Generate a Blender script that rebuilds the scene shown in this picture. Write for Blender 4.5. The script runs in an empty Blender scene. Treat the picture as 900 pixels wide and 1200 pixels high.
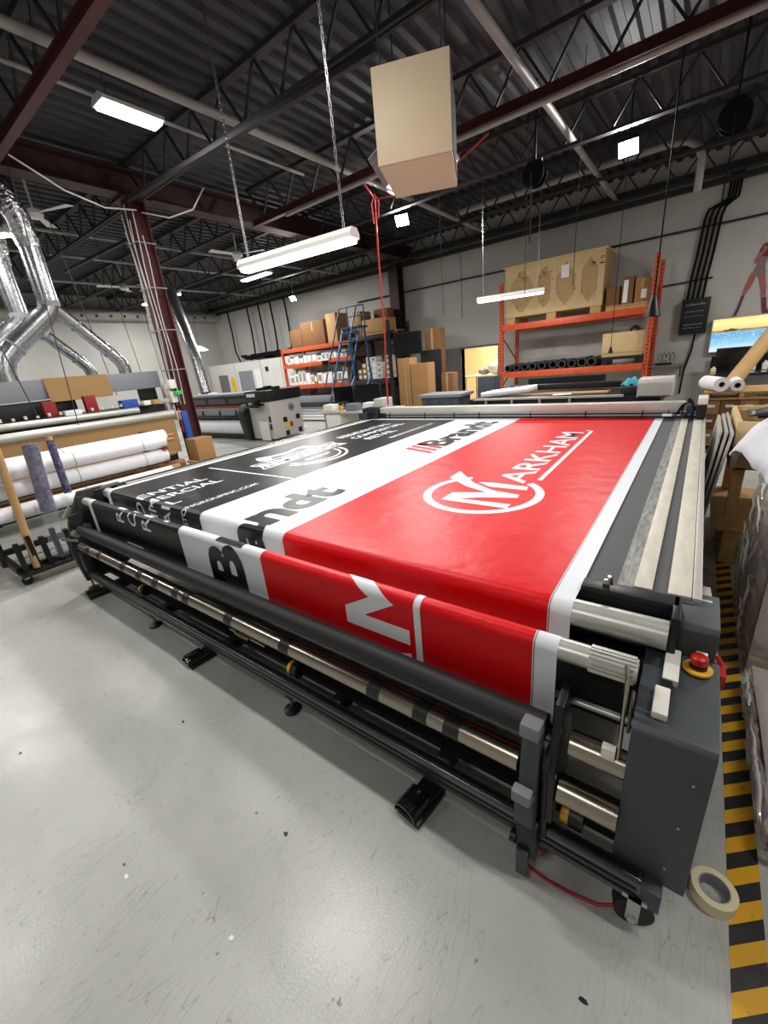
import bpy, bmesh, math, random
from mathutils import Vector, Matrix
random.seed(7)
sc = bpy.context.scene
COL = sc.collection
R = math.radians

# ------------------------------------------------------------------ camera
CAM_H = 1.70
cd = bpy.data.cameras.new('camera'); cam = bpy.data.objects.new('camera', cd); COL.objects.link(cam)
cd.sensor_fit = 'VERTICAL'; cd.sensor_height = 36.0; cd.lens = 36.0 * 476.1 / 1200.0
cd.clip_start = 0.02; cd.clip_end = 100
yaw, pit, rol = -0.66641508, -0.35271564, -0.10191394
fw = Vector((math.sin(yaw) * math.cos(pit), math.cos(yaw) * math.cos(pit), math.sin(pit)))
r0 = Vector((math.cos(yaw), -math.sin(yaw), 0)); u0 = r0.cross(fw)
rr = math.cos(rol) * r0 + math.sin(rol) * u0
uu = -math.sin(rol) * r0 + math.cos(rol) * u0
cam.matrix_world = Matrix(((rr.x, uu.x, -fw.x, 0), (rr.y, uu.y, -fw.y, 0), (rr.z, uu.z, -fw.z, CAM_H), (0, 0, 0, 1)))
sc.camera = cam

# ------------------------------------------------------------------ world + exposure
w = bpy.data.worlds.new('world'); sc.world = w; w.use_nodes = True
w.node_tree.nodes['Background'].inputs[0].default_value = (.75, .8, .85, 1)
w.node_tree.nodes['Background'].inputs[1].default_value = 0.15
sc.view_settings.view_transform = 'Standard'
sc.view_settings.look = 'None'
sc.view_settings.gamma = 1.0
sc.view_settings.use_curve_mapping = False
sc.view_settings.exposure = 0.22
LIGHT = 1.0      # overall lamp strength

# ------------------------------------------------------------------ materials
def lin(c):
    c = c / 255.0
    return c / 12.92 if c <= .04045 else ((c + .055) / 1.055) ** 2.4
def rgba(c): return (lin(c[0]), lin(c[1]), lin(c[2]), 1)
MATS = {}
def mat(name, c, rough=.5, metal=0, var=0, vs=8, bump=0, bs=60, coat=0, emit=0, c2=None, stretch=None, alpha=1, trans=0, ior=1.45, rvar=0, spec=.5):
    m = bpy.data.materials.new(name); m.use_nodes = True
    nt = m.node_tree; b = nt.nodes['Principled BSDF']
    b.inputs['Base Color'].default_value = rgba(c)
    b.inputs['Roughness'].default_value = rough
    b.inputs['Metallic'].default_value = metal
    b.inputs['IOR'].default_value = ior
    b.inputs['Specular IOR Level'].default_value = spec
    if coat: b.inputs['Coat Weight'].default_value = coat; b.inputs['Coat Roughness'].default_value = .08
    if trans: b.inputs['Transmission Weight'].default_value = trans
    if alpha < 1: b.inputs['Alpha'].default_value = alpha
    if emit:
        b.inputs['Emission Color'].default_value = rgba(c); b.inputs['Emission Strength'].default_value = emit
    tc = None
    def coords():
        nonlocal tc
        if tc is None:
            t = nt.nodes.new('ShaderNodeTexCoord'); mp = nt.nodes.new('ShaderNodeMapping')
            nt.links.new(t.outputs['Object'], mp.inputs['Vector'])
            if stretch: mp.inputs['Scale'].default_value = stretch
            tc = mp.outputs['Vector']
        return tc
    if var or c2:
        n = nt.nodes.new('ShaderNodeTexNoise'); n.inputs['Scale'].default_value = vs; n.inputs['Detail'].default_value = 5
        nt.links.new(coords(), n.inputs['Vector'])
        cr = nt.nodes.new('ShaderNodeValToRGB')
        e = cr.color_ramp.elements
        e[0].position = .35; e[1].position = .68
        if c2: e[0].color = rgba(c2)
        else: e[0].color = tuple(x * (1 - var) for x in rgba(c)[:3]) + (1,)
        e[1].color = rgba(c)
        nt.links.new(n.outputs['Fac'], cr.inputs['Fac']); nt.links.new(cr.outputs['Color'], b.inputs['Base Color'])
    if rvar:
        n = nt.nodes.new('ShaderNodeTexNoise'); n.inputs['Scale'].default_value = vs * 1.7
        nt.links.new(coords(), n.inputs['Vector'])
        mr = nt.nodes.new('ShaderNodeMapRange'); mr.inputs[3].default_value = rough - rvar; mr.inputs[4].default_value = rough + rvar
        nt.links.new(n.outputs['Fac'], mr.inputs[0]); nt.links.new(mr.outputs[0], b.inputs['Roughness'])
    if bump:
        n = nt.nodes.new('ShaderNodeTexNoise'); n.inputs['Scale'].default_value = bs; n.inputs['Detail'].default_value = 4
        nt.links.new(coords(), n.inputs['Vector'])
        bp = nt.nodes.new('ShaderNodeBump'); bp.inputs['Strength'].default_value = bump; bp.inputs['Distance'].default_value = .02
        nt.links.new(n.outputs['Fac'], bp.inputs['Height']); nt.links.new(bp.outputs['Normal'], b.inputs['Normal'])
    MATS[name] = m
    return m

def floor_material():
    m = mat('floor_epoxy', (176, 177, 172), rough=.34)
    nt = m.node_tree; b = nt.nodes['Principled BSDF']; N = nt.nodes.new; L = nt.links.new
    t = N('ShaderNodeTexCoord')
    n1 = N('ShaderNodeTexNoise'); n1.inputs['Scale'].default_value = 1.3; n1.inputs['Detail'].default_value = 6
    L(t.outputs['Object'], n1.inputs['Vector'])
    cr = N('ShaderNodeValToRGB'); e = cr.color_ramp.elements
    e[0].position = .3; e[0].color = rgba((164, 165, 158)); e[1].position = .7; e[1].color = rgba((186, 187, 182))
    L(n1.outputs['Fac'], cr.inputs['Fac'])
    col = cr.outputs['Color']
    # long fine scratches: thin level lines of stretched noise, broken up by a mask
    for k, (ang, sx, sy, wd, amt, mask_s) in enumerate([(35, 26, 2.6, .0042, .40, 1.9), (72, 30, 4.2, .0042, .38, 2.4), (-28, 27, 3.4, .0042, .40, 2.1), (105, 24, 5, .0040, .36, 2.7), (52, 34, 3.0, .0044, .38, 2.3), (-62, 26, 5, .0040, .36, 2.6)]):
        mp = N('ShaderNodeMapping'); mp.inputs['Rotation'].default_value = (0, 0, R(ang)); mp.inputs['Scale'].default_value = (sx, sy, 1)
        mp.inputs['Location'].default_value = (k * 3.1, k * 1.7, 0)
        L(t.outputs['Object'], mp.inputs['Vector'])
        ns = N('ShaderNodeTexNoise'); ns.inputs['Scale'].default_value = 1.0; ns.inputs['Detail'].default_value = 0
        L(mp.outputs['Vector'], ns.inputs['Vector'])
        sb = N('ShaderNodeMath'); sb.operation = 'SUBTRACT'; sb.inputs[1].default_value = .53; L(ns.outputs['Fac'], sb.inputs[0])
        ab = N('ShaderNodeMath'); ab.operation = 'ABSOLUTE'; L(sb.outputs[0], ab.inputs[0])
        a = N('ShaderNodeMapRange'); a.inputs[1].default_value = wd; a.inputs[2].default_value = wd * 2.2; a.inputs[3].default_value = amt; a.inputs[4].default_value = 0
        L(ab.outputs[0], a.inputs[0])
        mk = N('ShaderNodeTexNoise'); mk.inputs['Scale'].default_value = mask_s; mk.inputs['Detail'].default_value = 4
        mpp = N('ShaderNodeMapping'); mpp.inputs['Location'].default_value = (k * 5.3, 2.2 * k, 0)
        L(t.outputs['Object'], mpp.inputs['Vector']); L(mpp.outputs['Vector'], mk.inputs['Vector'])
        mm = N('ShaderNodeMapRange'); mm.inputs[1].default_value = .50; mm.inputs[2].default_value = .62
        L(mk.outputs['Fac'], mm.inputs[0])
        mu = N('ShaderNodeMath'); mu.operation = 'MULTIPLY'; L(a.outputs[0], mu.inputs[0]); L(mm.outputs[0], mu.inputs[1])
        mx = N('ShaderNodeMixRGB'); mx.inputs['Color2'].default_value = rgba((104, 102, 94))
        L(mu.outputs[0], mx.inputs['Fac']); L(col, mx.inputs['Color1']); col = mx.outputs['Color']
    # sparse dark scuff spots
    ns = N('ShaderNodeTexNoise'); ns.inputs['Scale'].default_value = 14; ns.inputs['Detail'].default_value = 3
    L(t.outputs['Object'], ns.inputs['Vector'])
    a = N('ShaderNodeMapRange'); a.inputs[1].default_value = .725; a.inputs[2].default_value = .76; a.inputs[4].default_value = .8
    L(ns.outputs['Fac'], a.inputs[0])
    mx = N('ShaderNodeMixRGB'); mx.inputs['Color2'].default_value = rgba((60, 58, 54))
    L(a.outputs[0], mx.inputs['Fac']); L(col, mx.inputs['Color1']); col = mx.outputs['Color']
    L(col, b.inputs['Base Color'])
    nr = N('ShaderNodeTexNoise'); nr.inputs['Scale'].default_value = 5; nr.inputs['Detail'].default_value = 4
    L(t.outputs['Object'], nr.inputs['Vector'])
    mr = N('ShaderNodeMapRange'); mr.inputs[3].default_value = .20; mr.inputs[4].default_value = .38
    L(nr.outputs['Fac'], mr.inputs[0]); L(mr.outputs[0], b.inputs['Roughness'])
    nb = N('ShaderNodeTexNoise'); nb.inputs['Scale'].default_value = 120; nb.inputs['Detail'].default_value = 2
    L(t.outputs['Object'], nb.inputs['Vector'])
    bp = N('ShaderNodeBump'); bp.inputs['Strength'].default_value = .05; bp.inputs['Distance'].default_value = .01
    L(nb.outputs['Fac'], bp.inputs['Height']); L(bp.outputs['Normal'], b.inputs['Normal'])
    return m
FLOOR = floor_material()
WALL = mat('wall_paint', (190, 189, 184), .75, var=.10, vs=1.5, bump=.05, bs=40)
WALLW = mat('white_panel_paint', (212, 212, 208), .6, var=.06, vs=2)
DECK = mat('steel_deck', (64, 64, 68), .7, 0, var=.25, vs=1.4)
STEELDK = mat('joist_dark_steel', (46, 43, 45), .65, 0, var=.2, vs=4)
OXIDE = mat('red_oxide_steel', (82, 38, 40), .5, .1, var=.25, vs=5)
OXDK = mat('dark_oxide_girder', (58, 32, 34), .55, .1, var=.25, vs=4)
GALV = mat('galvanised_steel', (180, 182, 184), .27, .95, var=.10, vs=7, rvar=.06)
PIPE = mat('pale_pipe', (160, 158, 153), .5, .1, var=.12, vs=5)
ALU = mat('brushed_aluminium', (196, 195, 188), .36, .6, var=.08, vs=40, stretch=(.3, 10, 10))
STAIN = mat('stainless_roller', (168, 160, 146), .25, 1.0, var=.10, vs=50, stretch=(.3, 8, 8))
ALUW = mat('pale_anodised', (196, 194, 186), .42, .45, var=.06, vs=20)
CREAM = mat('worn_cream_board', (205, 200, 184), .5, .05, var=.16, vs=9, stretch=(4, .7, 1), bump=.06)
DUSTY = mat('dusty_grey_strip', (152, 152, 147), .6, .1, vs=14, c2=(104, 105, 104), stretch=(6, 1, 1))
BELT = mat('grey_belt', (74, 76, 78), .62, var=.10, vs=6, bump=.05, bs=200)
CHAR = mat('charcoal_paint', (64, 69, 74), .48, .05, var=.08, vs=12, bump=.06, bs=260)
CHARD = mat('dark_green_grey_paint', (44, 50, 50), .5, .05, var=.15, vs=9)
BLACK = mat('black_plastic', (24, 24, 26), .42, var=.1, vs=10)
BLACKM = mat('black_metal', (34, 34, 37), .38, .3, var=.15, vs=14)
RAILM = mat('dark_anodised_rail', (104, 104, 108), .24, .75, var=.2, vs=20, stretch=(.2, 8, 8))
RUBBER = mat('black_rubber', (27, 27, 29), .55, bump=.04, bs=120)
GLOSSB = mat('glossy_black', (22, 22, 24), .14, coat=.8)
GREYC = mat('light_grey_plastic', (122, 124, 127), .5)
WHITEP = mat('white_plastic', (226, 224, 214), .38)
GREYW = mat('warm_light_grey_plastic', (190, 186, 180), .45)
REDP = mat('red_plastic', (190, 26, 20), .35)
YELP = mat('yellow_plastic', (222, 164, 34), .4)
BLUEP = mat('blue_plastic', (38, 78, 158), .4)
GREENP = mat('green_plastic', (40, 190, 90), .45)
ORANGE = mat('orange_rack_paint', (204, 82, 40), .45, .05, var=.18, vs=12)
BLUEM = mat('blue_ladder_paint', (40, 96, 140), .45, .1, var=.15, vs=12)
CARD = mat('cardboard', (160, 120, 76), .8, var=.10, vs=7, bump=.03)
CARDD = mat('dark_cardboard', (124, 88, 54), .82, var=.12, vs=7)
CARDL = mat('light_cardboard', (182, 146, 98), .8, var=.1, vs=6)
KRAFT = mat('kraft_sheet', (156, 122, 78), .75, var=.08, vs=3)
PLYD = mat('plywood_panel', (186, 154, 106), .65, var=.15, vs=10, stretch=(1, 1, 6), bump=.04)
PLY = mat('plywood', (206, 178, 130), .65, var=.12, vs=10, stretch=(1, 1, 6), bump=.04)
WOOD = mat('pine_wood', (198, 158, 102), .62, var=.22, vs=9, stretch=(1.5, 7, 7), bump=.05)
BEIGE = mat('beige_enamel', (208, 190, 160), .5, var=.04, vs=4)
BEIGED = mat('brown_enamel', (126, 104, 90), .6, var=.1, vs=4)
PAPER = mat('white_paper', (228, 228, 232), .5, var=.03, vs=4, bump=.05, bs=20)
FOAMT = mat('dark_tube', (50, 54, 58), .6, var=.15, vs=10)
CLOTH = mat('white_cloth', (214, 216, 222), .8, var=.06, vs=9, bump=.25, bs=9)
TEAL = mat('teal_cloth', (60, 160, 176), .8, var=.2, vs=16)
BUBBLE = mat('purple_bubble_wrap', (104, 98, 134), .2, vs=34, bump=.9, bs=60, coat=.5, c2=(44, 40, 66))
CLEARF = mat('clear_film', (214, 214, 224), .12, alpha=.10, bump=.6, bs=14, coat=.6)
WRAPC = mat('wrapped_carton', (176, 158, 144), .7, var=.15, vs=6)
GLINT = mat('film_glint_white', (236, 232, 228), .12, alpha=.6, coat=1.0, spec=.9)
WRAP = mat('stretch_wrap', (214, 206, 200), .10, alpha=.5, bump=1.0, bs=7, coat=1.0, stretch=(1, 1, .5), spec=.9)
TAPEC = mat('masking_tape', (226, 214, 176), .6, var=.05, vs=30)
COREC = mat('grey_core', (150, 150, 158), .6, var=.1)
CABLER = mat('red_cable', (168, 26, 40), .4)
REDHOSE = mat('red_hose', (190, 44, 36), .4)
CABLEB = mat('black_cable', (16, 16, 18), .8, spec=.15)
CABLEW = mat('white_cable', (190, 188, 184), .5)
SCREEN = mat('dark_screen', (14, 15, 18), .15, coat=.3)
REDB = mat('dark_red_panel', (136, 28, 32), .5)
PALEGREY = mat('pale_grey_sheet', (132, 136, 142), .5, var=.06, vs=3)
GREYBIN = mat('grey_bin_plastic', (72, 78, 88), .5, var=.08, vs=8)
GREYDOOR = mat('grey_door_paint', (112, 110, 110), .55, var=.05, vs=3)
INK_K = mat('banner_black', (17, 17, 18), .34, bump=.12, bs=5, spec=.30)
INK_R = mat('banner_red', (206, 10, 20), .40, bump=.45, bs=6, spec=.22)
INK_W = mat('banner_white', (214, 218, 222), .46, bump=.12, bs=5, spec=.3)
BEIGEW = mat('cream_room_wall', (232, 214, 176), .7)
WARMT = mat('cream_table', (226, 210, 176), .6)
SIGNY = mat('yellow_sign', (230, 186, 34), .5)
LABELW = mat('white_label', (232, 232, 230), .6)
LAMPW = mat('lamp_diffuser', (255, 252, 244), .5, emit=6)
FLOODW = mat('flood_lens', (255, 252, 246), .5, emit=30)
LAMPB = mat('lamp_body_white', (216, 216, 212), .4)

# ------------------------------------------------------------------ mesh builder
class MB:
    def __init__(s): s.v = []; s.f = []
    def add(s, vs, fs):
        o = len(s.v); s.v += [tuple(v) for v in vs]; s.f += [tuple(i + o for i in f) for f in fs]; return s
    def box(s, x0, x1, y0, y1, z0, z1):
        return s.add([(x0, y0, z0), (x1, y0, z0), (x1, y1, z0), (x0, y1, z0), (x0, y0, z1), (x1, y0, z1), (x1, y1, z1), (x0, y1, z1)],
                     [(0, 3, 2, 1), (4, 5, 6, 7), (0, 1, 5, 4), (1, 2, 6, 5), (2, 3, 7, 6), (3, 0, 4, 7)])
    def obox(s, c, size, rot):
        hx, hy, hz = size[0] / 2, size[1] / 2, size[2] / 2
        c = Vector(c)
        P = [Vector((a * hx, b * hy, d * hz)) for d in (-1, 1) for a, b in ((-1, -1), (1, -1), (1, 1), (-1, 1))]
        return s.add([tuple(c + rot @ p) for p in P], [(0, 3, 2, 1), (4, 5, 6, 7), (0, 1, 5, 4), (1, 2, 6, 5), (2, 3, 7, 6), (3, 0, 4, 7)])
    def bar(s, p0, p1, w, h, up=(0, 0, 1)):
        p0 = Vector(p0); p1 = Vector(p1); d = (p1 - p0).normalized()
        up = Vector(up)
        if abs(d.dot(up)) > .98: up = Vector((0, 1, 0))
        a = d.cross(up).normalized(); b = a.cross(d)
        vs = []
        for p in (p0, p1):
            for i, j in ((-1, -1), (1, -1), (1, 1), (-1, 1)): vs.append(tuple(p + a * (i * w / 2) + b * (j * h / 2)))
        return s.add(vs, [(0, 1, 2, 3), (7, 6, 5, 4), (0, 4, 5, 1), (1, 5, 6, 2), (2, 6, 7, 3), (3, 7, 4, 0)])
    def cyl(s, p0, p1, r, n=16, r2=None, cap=True):
        p0 = Vector(p0); p1 = Vector(p1); d = (p1 - p0).normalized()
        up = Vector((0, 0, 1)) if abs(d.z) < .95 else Vector((1, 0, 0))
        a = d.cross(up).normalized(); b = a.cross(d); r2 = r if r2 is None else r2
        vs = []
        for p, q in ((p0, r), (p1, r2)):
            for i in range(n):
                t = 2 * math.pi * i / n; vs.append(tuple(p + a * (q * math.cos(t)) + b * (q * math.sin(t))))
        fs = [(i, i + n, (i + 1) % n + n, (i + 1) % n) for i in range(n)]
        if cap: fs += [tuple(range(n)), tuple(range(2 * n - 1, n - 1, -1))]
        return s.add(vs, fs)
    def pipe(s, p0, p1, ro, ri, n=18):
        p0 = Vector(p0); p1 = Vector(p1); d = (p1 - p0).normalized()
        up = Vector((0, 0, 1)) if abs(d.z) < .95 else Vector((1, 0, 0))
        a = d.cross(up).normalized(); b = a.cross(d); vs = []
        for p, q in ((p0, ro), (p1, ro), (p1, ri), (p0, ri)):
            for i in range(n):
                t = 2 * math.pi * i / n; vs.append(tuple(p + a * (q * math.cos(t)) + b * (q * math.sin(t))))
        fs = []
        for k in range(4):
            k2 = (k + 1) % 4
            for i in range(n): fs.append((k * n + i, k2 * n + i, k2 * n + (i + 1) % n, k * n + (i + 1) % n))
        return s.add(vs, fs)
    def tube(s, pts, r, n=8, cap=True):
        pts = [Vector(p) for p in pts]; vs = []; m = len(pts); pa = None
        for k, p in enumerate(pts):
            d = ((pts[min(k + 1, m - 1)] - pts[max(k - 1, 0)])).normalized()
            if pa is None:
                up = Vector((0, 0, 1)) if abs(d.z) < .9 else Vector((1, 0, 0)); a = d.cross(up).normalized()
            else:
                a = (pa - d * pa.dot(d)).normalized()
            pa = a; b = a.cross(d); rk = r[k] if isinstance(r, (list, tuple)) else r
            for i in range(n):
                t = 2 * math.pi * i / n; vs.append(tuple(p + a * (rk * math.cos(t)) + b * (rk * math.sin(t))))
        fs = []
        for k in range(m - 1):
            for i in range(n): fs.append((k * n + i, (k + 1) * n + i, (k + 1) * n + (i + 1) % n, k * n + (i + 1) % n))
        if cap: fs += [tuple(range(n)), tuple(range(m * n - 1, (m - 1) * n - 1, -1))]
        return s.add(vs, fs)
    def prism(s, poly, axis, a0, a1):
        # poly: list of 2-D points; axis 'x': (y,z); 'y': (x,z); 'z': (x,y)
        def pt(p, a): return {'x': (a, p[0], p[1]), 'y': (p[0], a, p[1]), 'z': (p[0], p[1], a)}[axis]
        n = len(poly)
        vs = [pt(p, a0) for p in poly] + [pt(p, a1) for p in poly]
        fs = [tuple(range(n - 1, -1, -1)), tuple(range(n, 2 * n))] + [(i, (i + 1) % n, (i + 1) % n + n, i + n) for i in range(n)]
        return s.add(vs, fs)
    def lathe(s, prof, c, n=20):
        # prof (r,z) about a vertical axis through c
        vs = []; m = len(prof)
        for r_, z_ in prof:
            for i in range(n):
                t = 2 * math.pi * i / n; vs.append((c[0] + r_ * math.cos(t), c[1] + r_ * math.sin(t), c[2] + z_))
        fs = [(k * n + i, k * n + (i + 1) % n, (k + 1) * n + (i + 1) % n, (k + 1) * n + i) for k in range(m - 1) for i in range(n)]
        return s.add(vs, fs)
    def grid(s, fn, nu, nv):
        vs = [fn(i / nu, j / nv) for j in range(nv + 1) for i in range(nu + 1)]
        fs = [(j * (nu + 1) + i, j * (nu + 1) + i + 1, (j + 1) * (nu + 1) + i + 1, (j + 1) * (nu + 1) + i) for j in range(nv) for i in range(nu)]
        return s.add(vs, fs)
    def build(s, name, m, parent=None, smooth=False, bevel=0, seg=2, recalc=True):
        me = bpy.data.meshes.new(name); me.from_pydata(s.v, [], s.f)
        if recalc or bevel:
            bm = bmesh.new(); bm.from_mesh(me)
            if bevel: bmesh.ops.bevel(bm, geom=list(bm.edges), offset=bevel, segments=seg, affect='EDGES', profile=.6)
            bmesh.ops.recalc_face_normals(bm, faces=list(bm.faces)); bm.to_mesh(me); bm.free()
        if smooth or bevel:
            for p in me.polygons: p.use_smooth = True
            me.set_sharp_from_angle(angle=R(38))
        me.materials.append(m if not isinstance(m, str) else MATS[m])
        o = bpy.data.objects.new(name, me); COL.objects.link(o)
        if parent is not None: attach(o, parent)
        return o
LOCAL = set()
def attach(o, parent):
    o.parent = parent
    q = parent; acc = Vector((0, 0, 0)); root = parent
    while q is not None: acc += Vector(q.location); root = q; q = q.parent
    if root.name not in LOCAL: o.location = -acc
def tag(o, label, cat, group=None):
    o['label'] = label; o['category'] = cat
    if group: o['group'] = group
    return o
def thing(name, label, cat, loc, rz=0, group=None, local=False):
    o = bpy.data.objects.new(name, None); COL.objects.link(o); o.empty_display_size = .1
    o.location = loc; o.rotation_euler = (0, 0, rz)
    if local: LOCAL.add(o.name)
    return tag(o, label, cat, group)
def struct(o): o['kind'] = 'structure'; return o
def dup(root, loc, rz=None, label=None, group=None):
    def cp(o, par):
        c = o.copy(); COL.objects.link(c)
        if par is not None: c.parent = par
        for ch in [x for x in bpy.data.objects if x.parent == o]: cp(ch, c)
        return c
    c = cp(root, None); c.location = loc
    if rz is not None: c.rotation_euler = (0, 0, rz)
    if label: c['label'] = label
    if group: c['group'] = group
    return c
def arc(c, r, a0, a1, n=8):
    return [(c[0] + r * math.cos(R(a0 + (a1 - a0) * i / n)), c[1] + r * math.sin(R(a0 + (a1 - a0) * i / n))) for i in range(n + 1)]
def text_mesh(body, bold=0.0, shear=0.0, spacing=1.0):
    cu = bpy.data.curves.new('txt', 'FONT'); cu.body = body; cu.size = 1; cu.offset = bold; cu.shear = shear; cu.space_character = spacing
    cu.resolution_u = 4
    o = bpy.data.objects.new('txt', cu); COL.objects.link(o)
    dg = bpy.context.evaluated_depsgraph_get()
    me = bpy.data.meshes.new_from_object(o.evaluated_get(dg))
    vs = [(v.co.x, v.co.y) for v in me.vertices]; fs = [tuple(p.vertices) for p in me.polygons]
    bpy.data.objects.remove(o); bpy.data.curves.remove(cu); bpy.data.meshes.remove(me)
    return vs, fs
def fit_text(body, width, cap, bold=0, shear=0, spacing=1.0):
    vs, fs = text_mesh(body, bold, shear, spacing)
    hv, _ = text_mesh('H', bold)
    ch = max(v[1] for v in hv); cb = min(v[1] for v in hv)
    x0 = min(v[0] for v in vs); x1 = max(v[0] for v in vs)
    kx = width / (x1 - x0); ky = cap / (ch - cb)
    return [((v[0] - x0) * kx, (v[1] - cb) * ky) for v in vs], fs
def sign_text(name, body, org, right, up, width, cap, m, parent, bold=0.0, shear=0):
    vs, fs = fit_text(body, width, cap, bold, shear)
    org = Vector(org); right = Vector(right); up = Vector(up)
    b = MB(); b.add([tuple(org + right * x + up * y) for x, y in vs], fs)
    return b.build(name, m, parent, recalc=False)

# ================================================================== ROOM
X0, X1, Y0, Y1, ZC = -17.3, 4.0, -5.0, 11.5, 4.78
struct(MB().box(X0 - .2, X1 + .2, Y0 - .2, Y1 + 3.4, -.1, 0).build('floor', FLOOR))
DX0, DX1, DZ = -5.62, -4.52, 1.82       # doorway in the back wall
wb = MB().box(X0, DX0, Y1, Y1 + .2, 0, ZC + .2).box(DX1, X1, Y1, Y1 + .2, 0, ZC + .2).box(DX0, DX1, Y1, Y1 + .2, DZ, ZC + .2)
struct(wb.build('wall_back', WALL))
struct(MB().box(X0 - .2, X0, Y0, Y1 + .2, 0, ZC + .2).build('wall_left', WALL))
struct(MB().box(X1, X1 + .2, Y0, Y1 + .2, 0, ZC + .2).build('wall_right', WALL))
struct(MB().box(X0, X1, Y0 - .2, Y0, 0, ZC + .2).build('wall_front', WALL))
# fluted steel deck running away from the camera
prof = []
x = X0
while x < X1:
    prof += [(x, ZC), (x + .075, ZC), (x + .10, ZC + .05), (x + .175, ZC + .05)]; x += .20
dk = MB(); n = len(prof)
dk.add([(p[0], Y0, p[1]) for p in prof] + [(p[0], Y1, p[1]) for p in prof], [(i, i + 1, n + i + 1, n + i) for i in range(n - 1)])
struct(dk.build('ceiling', DECK, recalc=False))
# store room behind the doorway
sr = MB().box(-8, -7.9, 11.7, 14.7, 0, 2.7).box(-2.6, -2.5, 11.7, 14.7, 0, 2.7).box(-8, -2.5, 14.7, 14.8, 0, 2.7).box(-8, -2.5, 11.7, 14.8, 2.7, 2.8)
struct(sr.build('wall_storeroom', BEIGEW))
dr = MB().box(DX0 - .05, DX0, Y1 - .03, Y1 + .22, 0, DZ + .05).box(DX1, DX1 + .05, Y1 - .03, Y1 + .22, 0, DZ + .05).box(DX0, DX1, Y1 - .03, Y1 + .22, DZ, DZ + .05)
struct(dr.build('trim_1', GREYDOOR))
d1 = struct(MB().box(-6.46, -5.66, Y1 - .07, Y1 - .02, .02, 1.86).build('door_1', GREYDOOR, bevel=.006))
MB().cyl((-5.76, Y1 - .07, .92), (-5.76, Y1 - .12, .92), .022, 12).build('door_handle', ALU, d1, smooth=True)

# ------------------------------------------------------------------ roof steel
def joist(name, y, x0, x1, label, zb=4.24, zt=4.74, m=STEELDK, panel=.6, group='open web roof joists', heavy=False):
    t = thing(name, label, 'beam', ((x0 + x1) / 2, y, zb), group=group)
    MB().box(x0, x1, y - .05, y + .05, zt - .05, zt).build('top_chord', m, t)
    if heavy: MB().box(x0, x1, y - .045, y + .045, zb, zb + .012).box(x0, x1, y - .008, y + .008, zb + .012, zb + .09).box(x0, x1, y - .045, y + .045, zb + .09, zb + .102).build('bottom_flange_beam', OXIDE, t)
    else: MB().box(x0, x1, y - .045, y - .01, zb, zb + .04).box(x0, x1, y + .01, y + .045, zb, zb + .04).build('bottom_chord', m, t)
    b = MB(); k = 0; xx = x0
    zz = zb + (.10 if heavy else .02)
    while xx < x1 - .01:
        xe = min(xx + panel / 2, x1)
        b.bar((xx, y, zz if k % 2 else zt - .03), (xe, y, zt - .03 if k % 2 else zz), .025, .025); xx = xe; k += 1
    b.build('web', m, t)
    return t
for y in (-3.2, -1.4, .4, 3.8, 7.4, 9.2, 10.9):
    joist('roof_joist', y, X0 + .02, X1 - .02, 'dark open-web steel roof joist under the fluted deck')
joist('roof_beam', 2.1, X0 + .02, X1 - .02, 'red oxide steel roof beam lit by the ceiling light fixture', zb=4.20, heavy=True, group='red oxide roof beams')
joist('roof_beam', 5.72, -6.8, X1 - .02, 'red oxide steel roof beam with pale conduit slung under it', zb=4.17, heavy=True, group='red oxide roof beams')
joist('roof_joist', 5.72, X0 + .02, -7.4, 'dark open-web steel roof joist beyond the wired column')
# girder along the column line
g = MB().box(-7.24, -6.96, Y0 + .02, Y1 - .02, 4.30, 4.325).box(-7.11, -7.09, Y0 + .02, Y1 - .02, 4.325, 4.60).box(-7.24, -6.96, Y0 + .02, Y1 - .02, 4.60, 4.625)
tag(g.build('roof_girder', OXDK), 'deep dark oxide I-section girder resting on the wired column', 'beam')
# cross bracing bars sloping under the deck
for i, (a, b_) in enumerate([((-6.9, 3.62, 4.21), (-2.6, 3.86, 4.21)), ((-11.5, 4.2, 4.2), (-7.3, 4.4, 4.2))]):
    tag(MB().bar(a, b_, .06, .05).build('brace_bar', STEELDK), 'thin dark bracing angle bolted below the joists', 'beam', 'bracing angles')
# column with conduits and electrical boxes
col = thing('steel_column', 'dark red steel column with white cables strapped down its faces', 'column', (-7.1, 3.78, 0))
MB().box(-7.21, -6.99, 3.66, 3.675, 0, 4.30).box(-7.21, -6.99, 3.885, 3.90, 0, 4.30).box(-7.108, -7.092, 3.675, 3.885, 0, 4.30).build('shaft', OXIDE, col)
MB().box(-7.30, -6.90, 3.58, 3.98, 4.26, 4.30).build('cap_plate', OXDK, col)
for k, (xx, yy, zz) in enumerate([(-7.23, 3.635, 3.9), (-7.19, 3.63, 4.1), (-7.08, 3.64, 4.2), (-7.05, 3.635, 4.0), (-6.97, 3.66, 4.1), (-6.96, 3.72, 3.8)]):
    pts = [(xx + .02 * math.sin(j * 1.3 + k), yy + .01 * math.cos(j + k), 1.35 + (zz - 1.35) * j / 8) for j in range(9)]
    MB().tube(pts, .008, 6).build('cable', CABLEW, col, smooth=True)
for z in (1.9, 2.5, 3.1, 3.7):
    MB().box(-7.255, -6.945, 3.615, 3.620, z, z + .014).box(-6.948, -6.942, 3.615, 3.905, z, z + .014).box(-7.258, -7.252, 3.615, 3.7, z, z + .014).build('strap', PALEGREY, col)
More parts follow.
